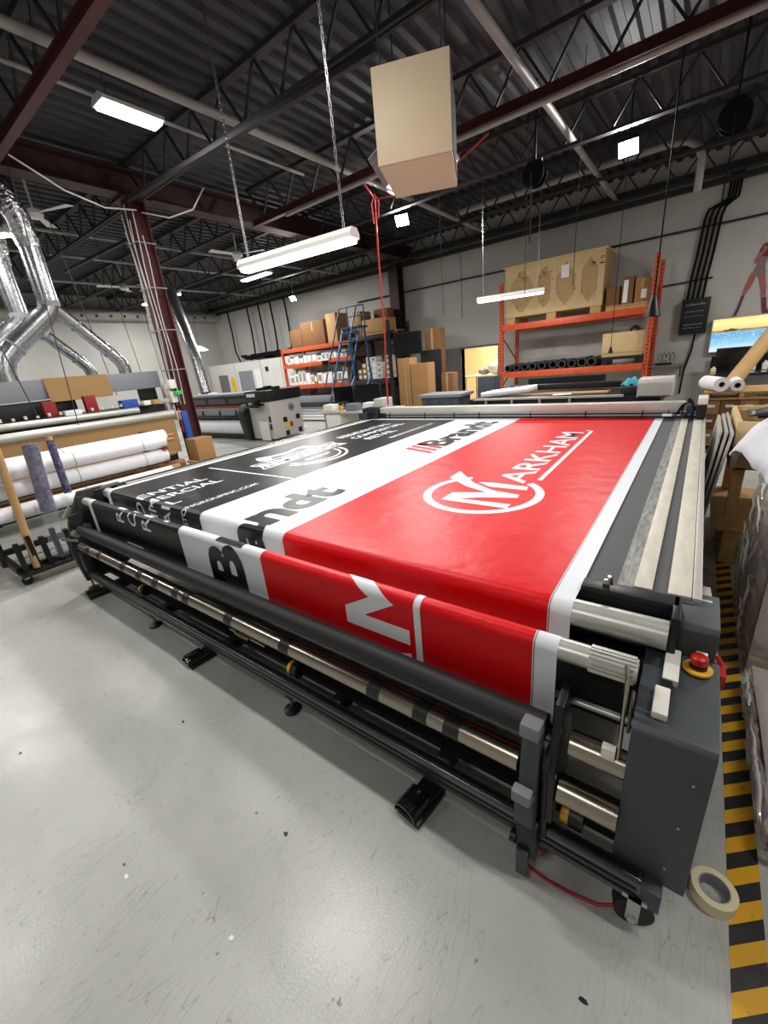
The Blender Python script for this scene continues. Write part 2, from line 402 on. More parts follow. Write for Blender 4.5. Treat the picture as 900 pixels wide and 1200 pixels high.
for (xx, zz, ww, hh, m) in [(-7.34, 1.12, .20, .30, GREYW), (-7.20, 1.48, .13, .22, GREYW), (-7.02, 1.40, .10, .18, WHITEP), (-6.98, 1.62, .10, .14, WHITEP), (-7.0, 1.12, .09, .14, GREYW)]:
    bx = MB().box(xx, xx + ww, 3.50, 3.60, zz, zz + hh).build('electrical_box', m, col, bevel=.006)
MB().box(-6.90, -6.86, 3.56, 3.66, .55, 1.25).build('blue_bracket', BLUEP, col, bevel=.006)
MB().box(-6.92, -6.82, 3.54, 3.64, 1.52, 1.58).build('green_switch', GREENP, col, bevel=.006)
MB().tube([(-6.9, 3.55, 1.30), (-6.84, 3.50, 1.2), (-6.82, 3.5, 1.05), (-6.86, 3.52, .92), (-6.94, 3.54, .98)], .008, 6).build('red_wire', REDHOSE, col, smooth=True)
# column against the back wall
bc = thing('steel_column', 'dark red steel column standing against the grey back wall', 'column', (-7.5, 11.2, 0))
MB().box(-7.66, -7.34, 11.05, 11.07, 0, 4.7).box(-7.66, -7.34, 11.33, 11.35, 0, 4.7).box(-7.51, -7.49, 11.07, 11.33, 0, 4.7).build('shaft', OXDK, bc)
# ledger angles and pipes at the back wall
for z in (4.20, 4.40):
    tag(MB().box(X0 + .02, X1 - .02, 11.28, 11.40, z, z + .09).build('wall_ledger', STEELDK), 'dark steel ledger running high along the back wall', 'beam', 'ledgers on the back wall')
tag(MB().cyl((-9.2, 11.44, 3.57), (X1 - .02, 11.44, 3.57), .02, 8).build('wall_conduit', STEELDK, smooth=True), 'thin dark conduit run along the upper back wall', 'pipe')
tag(MB().cyl((-.05, 11.45, 2.65), (-1.1, 11.45, 2.62), .016, 8).build('wall_conduit', STEELDK, smooth=True), 'thin dark conduit meeting the electrical panel from the pallet rack side', 'pipe')
# overhead pipes
tag(MB().cyl((-4.80, -2, 4.50), (-4.80, 11.3, 4.50), .045, 12).build('overhead_pipe', PIPE, smooth=True), 'thicker pale pipe under the deck between the light fixture and the heater', 'pipe')
tag(MB().cyl((-5.30, -2, 4.50), (-5.30, 5.6, 4.50), .022, 10).build('overhead_conduit', PIPE, smooth=True), 'thin pale conduit passing behind the ceiling light fixture', 'pipe')
tag(MB().cyl((-1.88, -2, 4.36), (-1.88, 11.3, 4.36), .042, 12).build('sprinkler_pipe', PIPE, smooth=True), 'long grey sprinkler pipe crossing below the red roof beam', 'pipe')
tag(MB().cyl((-5.8, 5.60, 4.10), (3.5, 5.60, 4.10), .028, 10).build('overhead_conduit', PIPE, smooth=True), 'pale conduit slung beside the red oxide beam', 'pipe')
tag(MB().tube([(-4.6, 9.4, 4.50), (-3, 9.4, 4.50), (-.85, 9.4, 4.50), (-.62, 9.4, 4.46), (-.48, 9.4, 4.36), (-.42, 9.4, 4.2), (-.42, 9.4, 3.75)], .055, 12).build('vent_pipe', PIPE, smooth=True), 'pale pipe that bends down beside the bright flood light', 'pipe')
for (x0_, y0_, x1_, y1_, z) in [(-9.5, 0, -9.5, 11, 4.4), (-11.2, 0, -11.2, 11, 4.45), (-13.4, 0, -13.4, 11, 4.4)]:
    tag(MB().cyl((x0_, y0_, z), (x1_, y1_, z), .03, 8).build('overhead_conduit', PIPE, smooth=True), 'pale conduit under the deck above the wide printer', 'pipe', 'conduits beyond the column')

# ================================================================== LAMPS
def area(name, loc, sx, sy, power, rot=(0, 0, 0), color=(1, .975, .94)):
    l = bpy.data.lights.new(name, 'AREA'); l.shape = 'RECTANGLE'; l.size = sx; l.size_y = sy; l.energy = power * LIGHT; l.color = color
    o = bpy.data.objects.new(name, l); COL.objects.link(o); o.location = loc; o.rotation_euler = rot
    return o
def strip_light(name, label, p0, p1, power, w=.13, h=.07, chains=(), group=None, ztop=4.79, chain_lean=(0, 0)):
    p0 = Vector(p0); p1 = Vector(p1); c = (p0 + p1) / 2; d = p1 - p0; L = d.length; rz = math.atan2(d.y, d.x)
    t = thing(name, label, 'light', c, rz, group, local=True)
    MB().prism([(-w / 2, 0), (w / 2, 0), (w / 2, h * .45), (w * .28, h), (-w * .28, h), (-w / 2, h * .45)], 'x', -L / 2, L / 2).build('housing', LAMPB, t)
    MB().prism([(-w * .46, -.001), (-w * .34, -.03), (w * .34, -.03), (w * .46, -.001)], 'x', -L / 2 + .02, L / 2 - .02).build('diffuser', LAMPW, t)
    for cx in chains:
        b = MB(); zz = h; k = 0
        top = ztop - c.z
        while zz < top:
            o_ = .008 if k % 2 else 0; o2 = 0 if k % 2 else .008
            fx = cx + chain_lean[0] * (zz - h); fy = chain_lean[1] * (zz - h)
            b.bar((fx - o2, fy - o_, zz), (fx - o2, fy - o_, zz + .05), .005, .005); b.bar((fx + o2, fy + o_, zz), (fx + o2, fy + o_, zz + .05), .005, .005)
            zz += .045; k += 1
        b.build('chain', GALV, t)
    a = area(name + '_glow', (0, 0, -.035), L - .04, w * .6, power); a.parent = t
    return t
strip_light('ceiling_light', 'bright white ceiling light fixture beside the red oxide beam', (-5.1, 2.62, 4.34), (-5.1, 3.24, 4.34), 85, w=.24, ztop=4.79, chains=(-.2, .2))
strip_light('hanging_strip_light', 'long white strip light hanging on chains near the beige heater', (-3.46, 2.70, 2.60), (-2.24, 2.84, 2.60), 55, chains=(-.52, .52))
strip_light('hanging_strip_light', 'white strip light hanging in front of the plywood crate', (-3.73, 8.40, 2.63), (-2.52, 8.66, 2.63), 46, chains=(-.5, .5))
strip_light('hanging_strip_light', 'strip light at the top of the silver duct stack', (-8.2, 2.0, 3.80), (-7.75, 2.33, 3.80), 30, chains=(-.1, .1))
strip_light('hanging_strip_light', 'small lit strip light behind the wired column', (-12.75, 6.9, 4.06), (-12.2, 7.2, 4.06), 40, chains=(-.2, .2))
for (x_, y_, pw) in [(-2.3, 1.45, 54), (1.7, 1.45, 50), (-5.6, -.9, 36), (-1.0, -2.4, 40), (-9.5, .2, 75), (2.7, 7.6, 120), (-3.8, 6.55, 75), (-10.5, 8.6, 150), (-14.2, 3.0, 130), (-15.0, 7.8, 100)]:  # one behind the heater is added unseen to brighten the back wall
    strip_light('ceiling_light', 'white ceiling light fixture of a partly added set between the roof joists', (x_ - .6, y_, 4.30), (x_ + .6, y_, 4.30), pw, w=.24, ztop=4.79, chains=(-.5, .5), group='ceiling lights over the shop floor')
def flood(label, loc, aim, power, sz=.13):
    t = thing('flood_light', label, 'light', loc, local=True)
    d = (Vector(aim) - Vector(loc)).normalized(); q = d.to_track_quat('-Z', 'Y'); m3 = q.to_matrix()
    MB().obox((0, 0, 0), (sz * 2, sz * 1.6, .08), m3).build('housing', BLACKM, t, bevel=.01)
    MB().obox(tuple(d * .045), (sz * 1.8, sz * 1.4, .012), m3).build('lens', FLOODW, t)
    MB().cyl((0, 0, .05), (0, 0, 4.8 - loc[2]), .012, 8).build('stem', BLACKM, t)
    a = area('flood_glow', tuple(d * .06), sz * 1.7, sz * 1.3, power); a.rotation_euler = q.to_euler(); a.parent = t
    return t
flood('glaring white flood light below the bent pale pipe', (-1.22, 7.9, 4.18), (-1.2, 3.5, .5), 60)
flood('glaring white flood light under the beige heater box', (-4.9, 7.7, 4.18), (-3.6, 3.5, .5), 60)
flood('small flood light high above the white booth', (-10.6, 10.0, 3.85), (-9, 5, 0), 40, .10)
area('storeroom_glow', (-5.2, 13.2, 2.66), 1.2, .6, 110, color=(1, .85, .62))
area('storeroom_glow', (-3.9, 12.6, 2.66), .8, .5, 30, color=(1, .85, .62))
def dish(label, x_, y_, z_):
    t = thing('pendant_lamp', label, 'light', (x_, y_, z_))
    MB().lathe([(.03, .16), (.10, .13), (.26, .02), (.28, 0)], (x_, y_, z_), 20).build('shade', LAMPB, t, smooth=True)
    MB().lathe([(.25, .01), (.0, .004)], (x_, y_, z_), 20).build('bulb_disc', LAMPW, t)
    MB().cyl((x_, y_, z_ + .15), (x_, y_, 4.75), .006, 6).build('cord', CABLEB, t)
dish('round white pendant lamp glowing beside the far booth', -13.2, 8.0, 2.60)
# ceiling fans
def fan(x_, y_):
    t = thing('ceiling_fan', 'pale ceiling fan hanging below the dark deck', 'fan', (x_, y_, 4.1), group='ceiling fans under the deck')
    MB().cyl((x_, y_, 4.15), (x_, y_, 4.75), .015, 8).build('down_rod', LAMPB, t)
    MB().lathe([(0, -.05), (.08, -.04), (.11, 0), (.09, .06), (0, .08)], (x_, y_, 4.12), 16).build('motor', LAMPB, t, smooth=True)
    for k in range(3):
        a = R(120 * k + 25); d = Vector((math.cos(a), math.sin(a), 0)); p = Vector((-d.y, d.x, 0))
        vs = [Vector((x_, y_, 4.13)) + d * .1 - p * .04, Vector((x_, y_, 4.13)) + d * .62 - p * .07, Vector((x_, y_, 4.15)) + d * .62 + p * .07, Vector((x_, y_, 4.15)) + d * .1 + p * .04]
        b = MB(); b.add([tuple(v) for v in vs] + [tuple(v + Vector((0, 0, .008))) for v in vs], [(0, 1, 2, 3), (7, 6, 5, 4), (0, 4, 5, 1), (1, 5, 6, 2), (2, 6, 7, 3), (3, 7, 4, 0)]).build('blade', LAMPB, t)
for p in [(-7.9, 2.75), (-8.3, 6.4), (-12.3, 5.75)]: fan(*p)

# ================================================================== BANNER PATH (y,z) by running length s ; s == y on the table
ZT = .90
def banner_path():
    segs = [(5.02, ZT), (1.27, ZT)]
    pts = [(5.02, ZT)]
    yy = 4.9
    while yy > 1.3: pts.append((yy, ZT)); yy -= .12
    pts += [(1.27 + .045 * math.cos(R(a)), .855 + .045 * math.sin(R(a))) for a in range(90, 181, 10)]
    pts += [(1.1825 + .0425 * math.cos(R(a)), .785 + .0425 * math.sin(R(a))) for a in range(0, -181, -15)]
    pts += [(1.105 + .035 * math.cos(R(a)), .822 + .035 * math.sin(R(a))) for a in range(0, 181, 12)]
    pts += [(1.07, .75), (1.07, .68), (1.07, .60), (1.07, .555)]
    s = 5.02; out = [(s, pts[0][0], pts[0][1])]
    for a, b in zip(pts, pts[1:]):
        s -= math.hypot(b[0] - a[0], b[1] - a[1]); out.append((s, b[0], b[1]))
    return out
PATH = banner_path()
def bpos(s, off=0.0):
    if s >= PATH[0][0]: return (s, ZT + off)
    for (s1, y1, z1), (s2, y2, z2) in zip(PATH, PATH[1:]):
        if s >= s2 - 1e-9:
            t = (s1 - s) / (s1 - s2); dy, dz = y2 - y1, z2 - z1; L = math.hypot(dy, dz)
            return (y1 + dy * t + (dz / L) * off * 1, z1 + dz * t - (dy / L) * off)
    s1, y1, z1 = PATH[-1]; return (y1, z1)
S_END = PATH[-1][0]
S_FOLD = [s for s, y, z in PATH if abs(y - 1.105) < .004 and z > .85][0]     # top of the lower roller
BENDS = sorted({round(s, 5) for s, y, z in PATH if s < 1.29}, reverse=True)
def on_banner(name, vs, fs, s0, xb, m, parent, off):
    """vs in (reading direction = +s, letter-up = -x)"""
    bm = bmesh.new()
    V = [bm.verts.new((v[0] + s0, v[1], 0)) for v in vs]
    for f in fs:
        try: bm.faces.new([V[i] for i in f])
        except ValueError: pass
    smin = min(v[0] for v in vs) + s0; smax = max(v[0] for v in vs) + s0
    for sb in BENDS:
        if smin < sb < smax:
            bmesh.ops.bisect_plane(bm, geom=list(bm.verts) + list(bm.edges) + list(bm.faces), plane_co=(sb, 0, 0), plane_no=(1, 0, 0), dist=1e-6)
    kill = [f for f in bm.faces if f.calc_center_median().x < S_END + .005]
    if kill: bmesh.ops.delete(bm, geom=kill, context='FACES')
    for v in bm.verts:
        y, z = bpos(v.co.x, off); v.co = (xb - v.co.y, y, z)
    me = bpy.data.meshes.new(name); bm.to_mesh(me); bm.free(); me.materials.append(m)
    o = bpy.data.objects.new(name, me); COL.objects.link(o); attach(o, parent); return o
BX0, BX1 = -3.95, -.235
ban = thing('printed_banner', 'wide vinyl banner in black, white and red spread over the cutting table', 'banner', (-2.1, 3.0, ZT))
def strip(name, xa, xb, m, off, s_hi=5.0, s_lo=None):
    ss = [s for s, y, z in PATH]
    s_lo = S_END if s_lo is None else s_lo
    ss = [s_hi] + [s for s in ss if s_lo < s < s_hi] + [s_lo]
    nx = 6; b = MB()
    vs = []
    for s in ss:
        y, z = bpos(s, off)
        for i in range(nx + 1): vs.append((xa + (xb - xa) * i / nx, y, z))
    fs = [(j * (nx + 1) + i, j * (nx + 1) + i + 1, (j + 1) * (nx + 1) + i + 1, (j + 1) * (nx + 1) + i) for j in range(len(ss) - 1) for i in range(nx)]
    b.add(vs, fs); return b.build(name, m, ban, smooth=True, recalc=False)
strip('vinyl_sheet', BX0, BX1, INK_W, .0006)
strip('black_field', -3.88, -2.48, INK_K, .0014, s_hi=4.86)
strip('red_field', -1.665, -.308, INK_R, .0014, s_hi=5.0)
strip('black_edge_line', -.304, -.302, INK_K, .0014)
def letters(name, body, s0, s1, xbase, cap, m, bold=.0, shear=0, off=.0024, spacing=1.0):
    vs, fs = fit_text(body, s1 - s0, cap, bold, shear, spacing)
    return on_banner(name, vs, fs, s0, xbase, m, ban, off)
def poly(name, pts_, m, off=.0024, holes=None):
    bm = bmesh.new(); V = [bm.verts.new((p[0], p[1], 0)) for p in pts_]; f = bm.faces.new(V); bm.normal_update()
    bmesh.ops.triangulate(bm, faces=[f]); bm.verts.index_update()
    vs = [(v.co.x, v.co.y) for v in bm.verts]; fs = [tuple(v.index for v in f.verts) for f in bm.faces]; bm.free()
    return on_banner(name, vs, fs, 0, 0, m, ban, off)
def ring_pts(cs, cx, ro, ri, a0, a1, n=48, ex=1.0):
    A = [(cs + ro * math.cos(R(a0 + (a1 - a0) * i / n)), cx + ex * ro * math.sin(R(a0 + (a1 - a0) * i / n))) for i in range(n + 1)]
    B = [(cs + ri * math.cos(R(a0 + (a1 - a0) * i / n)), cx + ex * ri * math.sin(R(a0 + (a1 - a0) * i / n))) for i in range(n + 1)]
    return A, B
def ring(name, cs, cx, ro, ri, a0, a1, m, off=.0024, ex=1.0, n=48):
    A, B = ring_pts(cs, cx, ro, ri, a0, a1, n, ex)
    vs = A + B; fs = [(i, i + 1, n + 2 + i, n + 1 + i) for i in range(n)]
    return on_banner(name, vs, fs, 0, 0, m, ban, off)
PER = 2.76
# black field: slogan, web address, divider, emblem
for k in (0, 1):
    d = PER * k
    letters('slogan_line', 'RESIDENTIAL', .79 + d, 1.79 + d, -3.29, .12, INK_W, bold=.006)
    letters('slogan_line', 'COMMERCIAL', .79 + d, 1.80 + d, -3.08, .12, INK_W, bold=.006)
    letters('slogan_line', 'RETAIL', .79 + d, 1.33 + d, -2.87, .12, INK_W, bold=.006)
    letters('web_address', 'REMINGTONGROUPINC.COM', .90 + d, 1.84 + d, -2.655, .055, INK_W, bold=.006)
poly('divider_line', [(2.04, 2.48), (2.055, 2.48), (2.055, 3.70), (2.04, 3.70)], INK_W)
ds = S_FOLD - .30
poly('divider_dash', [(ds, 3.10), (ds + .022, 3.10), (ds + .022, 3.36), (ds, 3.36)], INK_W)
# emblem: word on a ribbon, arched crest above, double sweep below
letters('emblem_word', 'REMINGTON', 2.26, 3.28, -3.06, .17, INK_W, bold=.022)
for (a, b_) in [((2.18, 3.02), (3.30, 3.02)), ((2.22, 3.27), (3.34, 3.27))]:
    poly('ribbon_line', [(a[0], a[1]), (b_[0], a[1]), (b_[0], a[1] + .014), (a[0], a[1] + .014)], INK_W)
poly('ribbon_end', [(2.17, 3.02), (2.185, 3.02), (2.26, 3.15), (2.225, 3.284), (2.21, 3.284), (2.24, 3.15)], INK_W)
poly('ribbon_end', [(3.30, 3.02), (3.315, 3.02), (3.28, 3.15), (3.355, 3.284), (3.34, 3.284), (3.265, 3.15)], INK_W)
poly('crest', [(2.42, 3.30), (2.50, 3.30), (2.56, 3.40), (2.72, 3.35), (2.80, 3.36), (2.98, 3.42), (3.02, 3.31), (3.12, 3.31), (3.08, 3.47), (2.92, 3.47), (2.78, 3.41), (2.60, 3.45), (2.46, 3.52), (2.40, 3.40)], INK_W)
ring('sweep', 2.72, 3.02, .40, .375, 200, 350, INK_W)
ring('sweep', 2.72, 3.02, .33, .31, 195, 350, INK_W)
letters('emblem_word', 'GROUP', 2.56, 2.90, -2.86, .06, INK_W, bold=.01)
# brandt wordmark on the white field, twice
for k in (0, 1):
    d = 2.77 * k
    letters('wordmark', 'Brandt', .60 + d, 1.96 + d, -1.835, .345, INK_K, bold=.042)
    for j in range(3):
        a = .30 + .095 * j + d
        poly('wordmark_stripe', [(a, 1.835), (a + .07, 1.835), (a + .07 + .12, 2.18), (a + .12, 2.18)], INK_R)
# markham wordmark on the red field
ring('emblem_ring', 2.205, .968, .355, .305, 34, 322, INK_W, n=60, off=.0022)
poly('letter_m_stroke', [(2.01, 1.14), (2.06, 1.04), (2.07, .74), (2.0, .74)], INK_W)
poly('letter_m_stroke', [(2.01, 1.14), (2.15, 1.14), (2.22, .94), (2.235, .75), (2.18, .74), (2.13, .92), (2.07, 1.03)], INK_W, off=.0026)
poly('letter_m_stroke', [(2.44, 1.31), (2.61, 1.31), (2.38, 1.10), (2.27, .93), (2.235, .75), (2.21, .93), (2.29, 1.11)], INK_W, off=.0028)
poly('letter_m_stroke', [(2.40, 1.08), (2.42, .97), (2.40, .75), (2.33, .74), (2.33, .97)], INK_W)
letters('wordmark', 'ARKHAM', 2.455, 4.16, -.80, .19, INK_W, bold=.012, shear=0)
poly('underline', [(2.55, .715), (4.27, .735), (4.27, .765), (2.55, .745)], INK_W)
poly('underline', [(4.24, .735), (4.27, .735), (4.27, .80), (4.24, .80)], INK_W)
# end of the previous red sign hanging over the lower roller
q0 = S_FOLD - .235
poly('wordmark', [(q0, .775), (q0 + .07, .775), (q0 + .07, 1.00), (q0 + .165, .84), (q0 + .26, 1.00), (q0 + .26, .775), (q0 + .33, .775), (q0 + .33, 1.105), (q0 + .245, 1.105), (q0 + .165, .965), (q0 + .085, 1.105), (q0, 1.105)], INK_W)
poly('wordmark', [(q0 - .04, .775), (q0 - .11, .775), (q0 - .20, 1.02), (q0 - .20, 1.105), (q0 - .155, 1.105)], INK_W)
poly('underline', [(S_END, .72), (S_FOLD + .06, .72), (S_FOLD + .06, .75), (S_END, .75)], INK_W)

# ================================================================== CUTTING TABLE MACHINE
mc = thing('cutting_table', 'wide roll-fed cutting table with front rollers and charcoal control box', 'machine', (-2.0, 3.2, 0))
YB = 5.55
bed = MB().box(-4.12, .08, 1.42, YB, .70, .893).build('bed', BELT, mc)
MB().box(-4.05, .0, 1.55, YB - .1, .18, .70).build('shaded_underbody', BLACK, mc)  # bed body, black to stand for the dark space under the table
# right-hand strips of the bed
MB().box(-.136, -.086, 1.44, YB, .893, .897).build('dusty_strip', DUSTY, bed)
MB().box(-.086, -.033, 1.44, YB, .893, .905).build('cream_rail', CREAM, bed, bevel=.002)
MB().box(.010, .073, 1.44, YB, .893, .905).build('cream_rail', CREAM, bed, bevel=.002)
MB().box(.075, .100, 1.44, YB, .55, .903).build('side_rail', ALUW, bed, bevel=.002)
MB().prism([(1.28, .60), (1.62, .60), (1.62, .86), (1.46, .893), (1.28, .80)], 'x', .100, .128).build('side_cover', ALUW, bed, bevel=.002)
MB().box(-4.12, -4.06, 1.42, YB, .893, .905).build('edge_rail', RAILM, bed, bevel=.002)
MB().box(-4.03, -3.995, 1.42, YB, .893, .903).build('edge_strip', ALUW, bed, bevel=.002)
tagk = MB().tube([(.122, 1.34, .80), (.15, 1.33, .79), (.165, 1.32, .77)], .007, 8).box(.13, .175, 1.27, 1.33, .725, .765).build('red_tag', REDP, mc, bevel=0)
# black frame behind the upper roller
MB().box(-4.10, .045, 1.345, 1.40, .80, .8965).build('front_beam', BLACKM, mc, bevel=.002)
MB().box(-.232, .045, 1.338, 1.40, .8965, .922).build('beam_cap', BLACKM, mc, bevel=.003)
MB().box(-.17, -.15, 1.36, 1.38, .922, .945).box(-.165, -.145, 1.40, 1.43, .90, .935).build('belt_clip', STAIN, mc, bevel=.002)
MB().box(-4.10, .02, 1.30, 1.42, .42, .70).build('apron', BLACK, mc)
MB().box(.028, .05, 1.262, 1.40, .79, .922).build('end_plate', BLACKM, mc, bevel=.003)
MB().box(-4.08, -4.05, 1.18, 1.40, .74, .905).build('end_plate', BLACKM, mc, bevel=.003)
# rollers
def roller(name, x0, x1, y, z, r, m, n=28):
    return MB().cyl((x0, y, z), (x1, y, z), r, n).build(name, m, mc, smooth=True)
roller('upper_roller', -4.06, .026, 1.27, .855, .0445, ALU)
lr = roller('lower_roller', -4.10, -.03, 1.105, .822, .0345, ALU)
b = MB()
for k in range(18):
    a = 2 * math.pi * k / 18
    b.bar((-.15, 1.105 + .036 * math.cos(a), .822 + .036 * math.sin(a)), (-.035, 1.105 + .036 * math.cos(a), .822 + .036 * math.sin(a)), .006, .006)
b.build('grooved_sleeve', ALU, lr)
roller('idler_roller', -4.05, -.03, 1.19, .755, .028, ALU)
roller('guide_rod', -4.05, -.02, 1.12, .625, .012, ALU, 12)
roller('takeup_roll', -4.06, -.235, .99, .605, .044, RUBBER, 36)
st = roller('steel_shaft', -4.05, -.30, .955, .47, .040, STAIN, 28)
for xb in (-3.849, -3.622, -3.185, -2.926, -2.692, -2.429, -2.304, -1.865, -1.41, -.873, -.657, -.531):
    wd = .034 if xb < -1 else .030
    MB().cyl((xb - wd, .955, .47), (xb + wd, .955, .47), .0413, 28).build('black_tape_band', BLACK, st, smooth=True)
roller('steel_roller', -.17, -.022, 1.03, .545, .040, STAIN)
roller('steel_roller', -.185, -.022, .985, .39, .044, STAIN)
roller('rear_shaft', -4.05, -.2, 1.16, .40, .030, STAIN)
# inner bearing plate between shaft and stub rollers
MB().prism([(.93, .28), (1.12, .30), (1.14, .62), (1.08, .72), (1.00, .70), (.93, .50)], 'x', -.215, -.190).build('bearing_plate', BLACKM, mc, bevel=.004)
# front rail and lower structure
fr = MB().prism([(.945, .125), (.995, .125), (.995, .205), (.985, .215), (.955, .215), (.945, .205)], 'x', -4.28, .06).build('front_rail', RAILM, mc, bevel=.003)
MB().box(-4.25, .05, .941, .946, .150, .158).box(-4.25, .05, .941, .946, .178, .186).box(-4.25, .05, .962, .978, .214, .219).build('rail_slot', BLACK, fr)
MB().box(-4.2, 0, 1.10, 1.16, .12, .20).build('rear_rail', RAILM, mc, bevel=.004)
MB().box(-4.2, -.02, 1.04, 1.10, .20, .225).build('channel', BLACKM, mc)
for xx in (-3.7, -2.9, -2.1, -1.2, -.62):
    MB().box(xx - .03, xx + .03, .99, 1.14, .13, .20).build('cross_member', BLACKM, mc, bevel=.004)
for xx in (-3.24, -1.525, -.167):
    MB().cyl((xx - .012, 1.03, .235), (xx + .012, 1.03, .235), .036, 24).build('yellow_wheel', YELP, mc, smooth=True)
    MB().cyl((xx + .013, 1.03, .235), (xx + .055, 1.03, .235), .040, 24).build('wheel_housing', BLACK, mc, smooth=True)
b = MB(); 
for k in range(6): b.cyl((-1.98 + k * .022, 1.02, .30), (-1.968 + k * .022, 1.02, .30), .022, 12)
b.cyl((-2.05, 1.02, .30), (-1.72, 1.02, .30), .010, 10); b.build('tension_spring', STAIN, mc, smooth=True)
# levelling feet
for xx in (-4.25, -3.06, -1.52):
    ft = MB().lathe([(0, 0), (.045, 0), (.045, .012), (.018, .026), (0, .026)], (xx, .97, 0), 20).build('levelling_foot', BLACK, mc, smooth=True)
    MB().cyl((xx, .97, .02), (xx, .97, .13), .010, 10).build('stem', STAIN, ft, smooth=True)
    MB().box(xx - .025, xx + .025, .955, .985, .085, .128).build('foot_bracket', BLACKM, ft, bevel=.003)
# caster under the control box
cs = MB().cyl((.055, .955, .055), (.045, .993, .055), .055, 28).build('caster_wheel', RUBBER, mc, smooth=True)
MB().box(.034, .068, .938, .946, .04, .15).box(.032, .066, 1.0, 1.008, .05, .15).box(.018, .082, .938, 1.008, .135, .15).cyl((.05, .930, .055), (.05, 1.016, .055), .012, 12).build('caster_fork', ALU, cs)
MB().cyl((.05, .975, .15), (.05, .975, .20), .012, 10).build('caster_stem', STAIN, cs)
MB().prism([(.945, .125), (1.0, .125), (1.0, .205), (.945, .205)], 'x', .058, .11).build('rail_end', CHAR, mc, bevel=.004)
# control box
prof = [(.99, .19)] + [(.99, .715), (.994, .728), (1.005, .738)] + [(1.30, .782), (1.30, .22), (1.20, .19)]
cb = MB().prism(prof, 'x', -.022, .160).build('control_box', CHAR, mc, bevel=.004)
MB().prism([(1.30, .30), (1.30, .872), (1.315, .888), (1.50, .892), (1.52, .30)], 'x', .036, .146).build('box_extension', CHAR, mc, bevel=.004)
for (xx, zz) in [(.125, .62), (.115, .45), (.105, .27)]:
    MB().cyl((xx, .9895, zz), (xx, .987, zz), .0035, 10).build('screw', ALU, cb)
def top_z(y): return .738 + (y - 1.005) / .295 * .044
rt = Matrix.Rotation(math.atan2(.044, .295), 3, 'X')
sw = MB().obox((.047, 1.225, top_z(1.225) + .012), (.038, .125, .026), rt).build('white_switch', WHITEP, cb, bevel=.004)
MB().obox((.033, 1.085, top_z(1.085) + .012), (.036, .095, .026), rt).build('switch_cover', WHITEP, sw, bevel=.004)
MB().obox((.039, 1.145, top_z(1.145) + .010), (.028, .050, .020), rt).build('switch_gap', BLACKM, sw, bevel=.003)
ze = top_z(1.255)
es = MB().lathe([(0, .002), (.036, .002), (.036, .008), (.022, .010), (.022, .008)], (.108, 1.255, ze), 28).build('emergency_stop', YELP, cb, smooth=True)
MB().lathe([(.012, .006), (.012, .022), (.020, .024), (.0215, .030), (.0205, .046), (.014, .051), (0, .052)], (.108, 1.255, ze), 28).build('push_button', REDP, es, smooth=True)
MB().lathe([(.0215, .008), (.0215, .020), (.010, .020)], (.108, 1.255, ze), 24).build('button_collar', BLACK, es, smooth=True)
# hooked rod with a white sensor hanging beside the box
rd = MB().tube([(-.055, 1.06, .868), (-.047, 1.03, .85), (-.045, 1.02, .72), (-.043, 1.015, .60), (-.043, 1.01, .55)], .006, 8).tube([(-.030, 1.05, .80), (-.030, 1.04, .66)], .005, 8).build('sensor_rod', STAIN, mc, smooth=True)
MB().box(-.085, -.05, .995, 1.02, .575, .615).build('sensor', WHITEP, rd, bevel=.003)
# roll clamp bracket on the front rail
br = MB().obox((-.262, .945, .515), (.055, .055, .23), Matrix.Rotation(R(-8), 3, 'X')).build('roll_clamp', CHAR, mc, bevel=.006)
MB().obox((-.262, .932, .645), (.058, .058, .045), Matrix.Rotation(R(-8), 3, 'X')).build('grey_cap', GREYC, br, bevel=.008)
MB().box(-.295, -.235, .885, .955, .27, .40).build('clamp_body', CHAR, br, bevel=.006)
MB().box(-.300, -.240, .868, .905, .385, .43).build('grey_cap', GREYC, br, bevel=.008)
MB().box(-.29, -.225, .90, 1.02, .10, .27).build('clamp_foot', BLACKM, br, bevel=.005)
MB().box(-.285, -.245, .885, .90, .02, .14).build('clamp_tab', CHAR, br, bevel=.003)
MB().cyl((-.31, .91, .16), (-.29, .91, .16), .022, 14).build('clamp_knob', BLACK, br, smooth=True)
MB().box(-.225, -.205, .93, 1.05, .20, .55).build('clamp_plate', BLACKM, br, bevel=.004)
# left end plate with swing arm
le = MB().prism([(.93, .10), (1.20, .10), (1.48, .22), (1.50, .80), (1.30, .90), (1.10, .90), (.96, .66), (.90, .40)], 'x', -4.26, -4.20).build('end_housing', CHARD, mc, bevel=.006)
sw_ = MB().prism(arc((1.09, .72), .14, 180, 360, 14) + [(1.14, .74), (1.13, .86), (1.07, .86), (1.05, .74)], 'x', -4.19, -4.16).build('swing_arm', CHARD, le, bevel=.003)
for (yy, zz) in [(.965, .56), (1.06, .60)]:
    MB().cyl((-4.2, yy, zz), (-4.14, yy, zz), .03, 18).build('guide_bearing', GREYC, le, smooth=True)
MB().prism([(1.02, .80), (1.05, .83), (.96, .70), (.93, .70)], 'x', -4.275, -4.262).build('white_edge', ALUW, le)
MB().bar((-4.35, .90, .50), (-3.98, .93, .55), .02, .02).build('lever', STAIN, le)
MB().box(-4.2, -4.1, .93, 1.0, .22, .40).build('shaft_bracket', CHARD, le, bevel=.005)
MB().box(-4.22, -4.05, 1.25, 1.42, .84, .90).build('corner_bracket', BLACKM, le, bevel=.004)
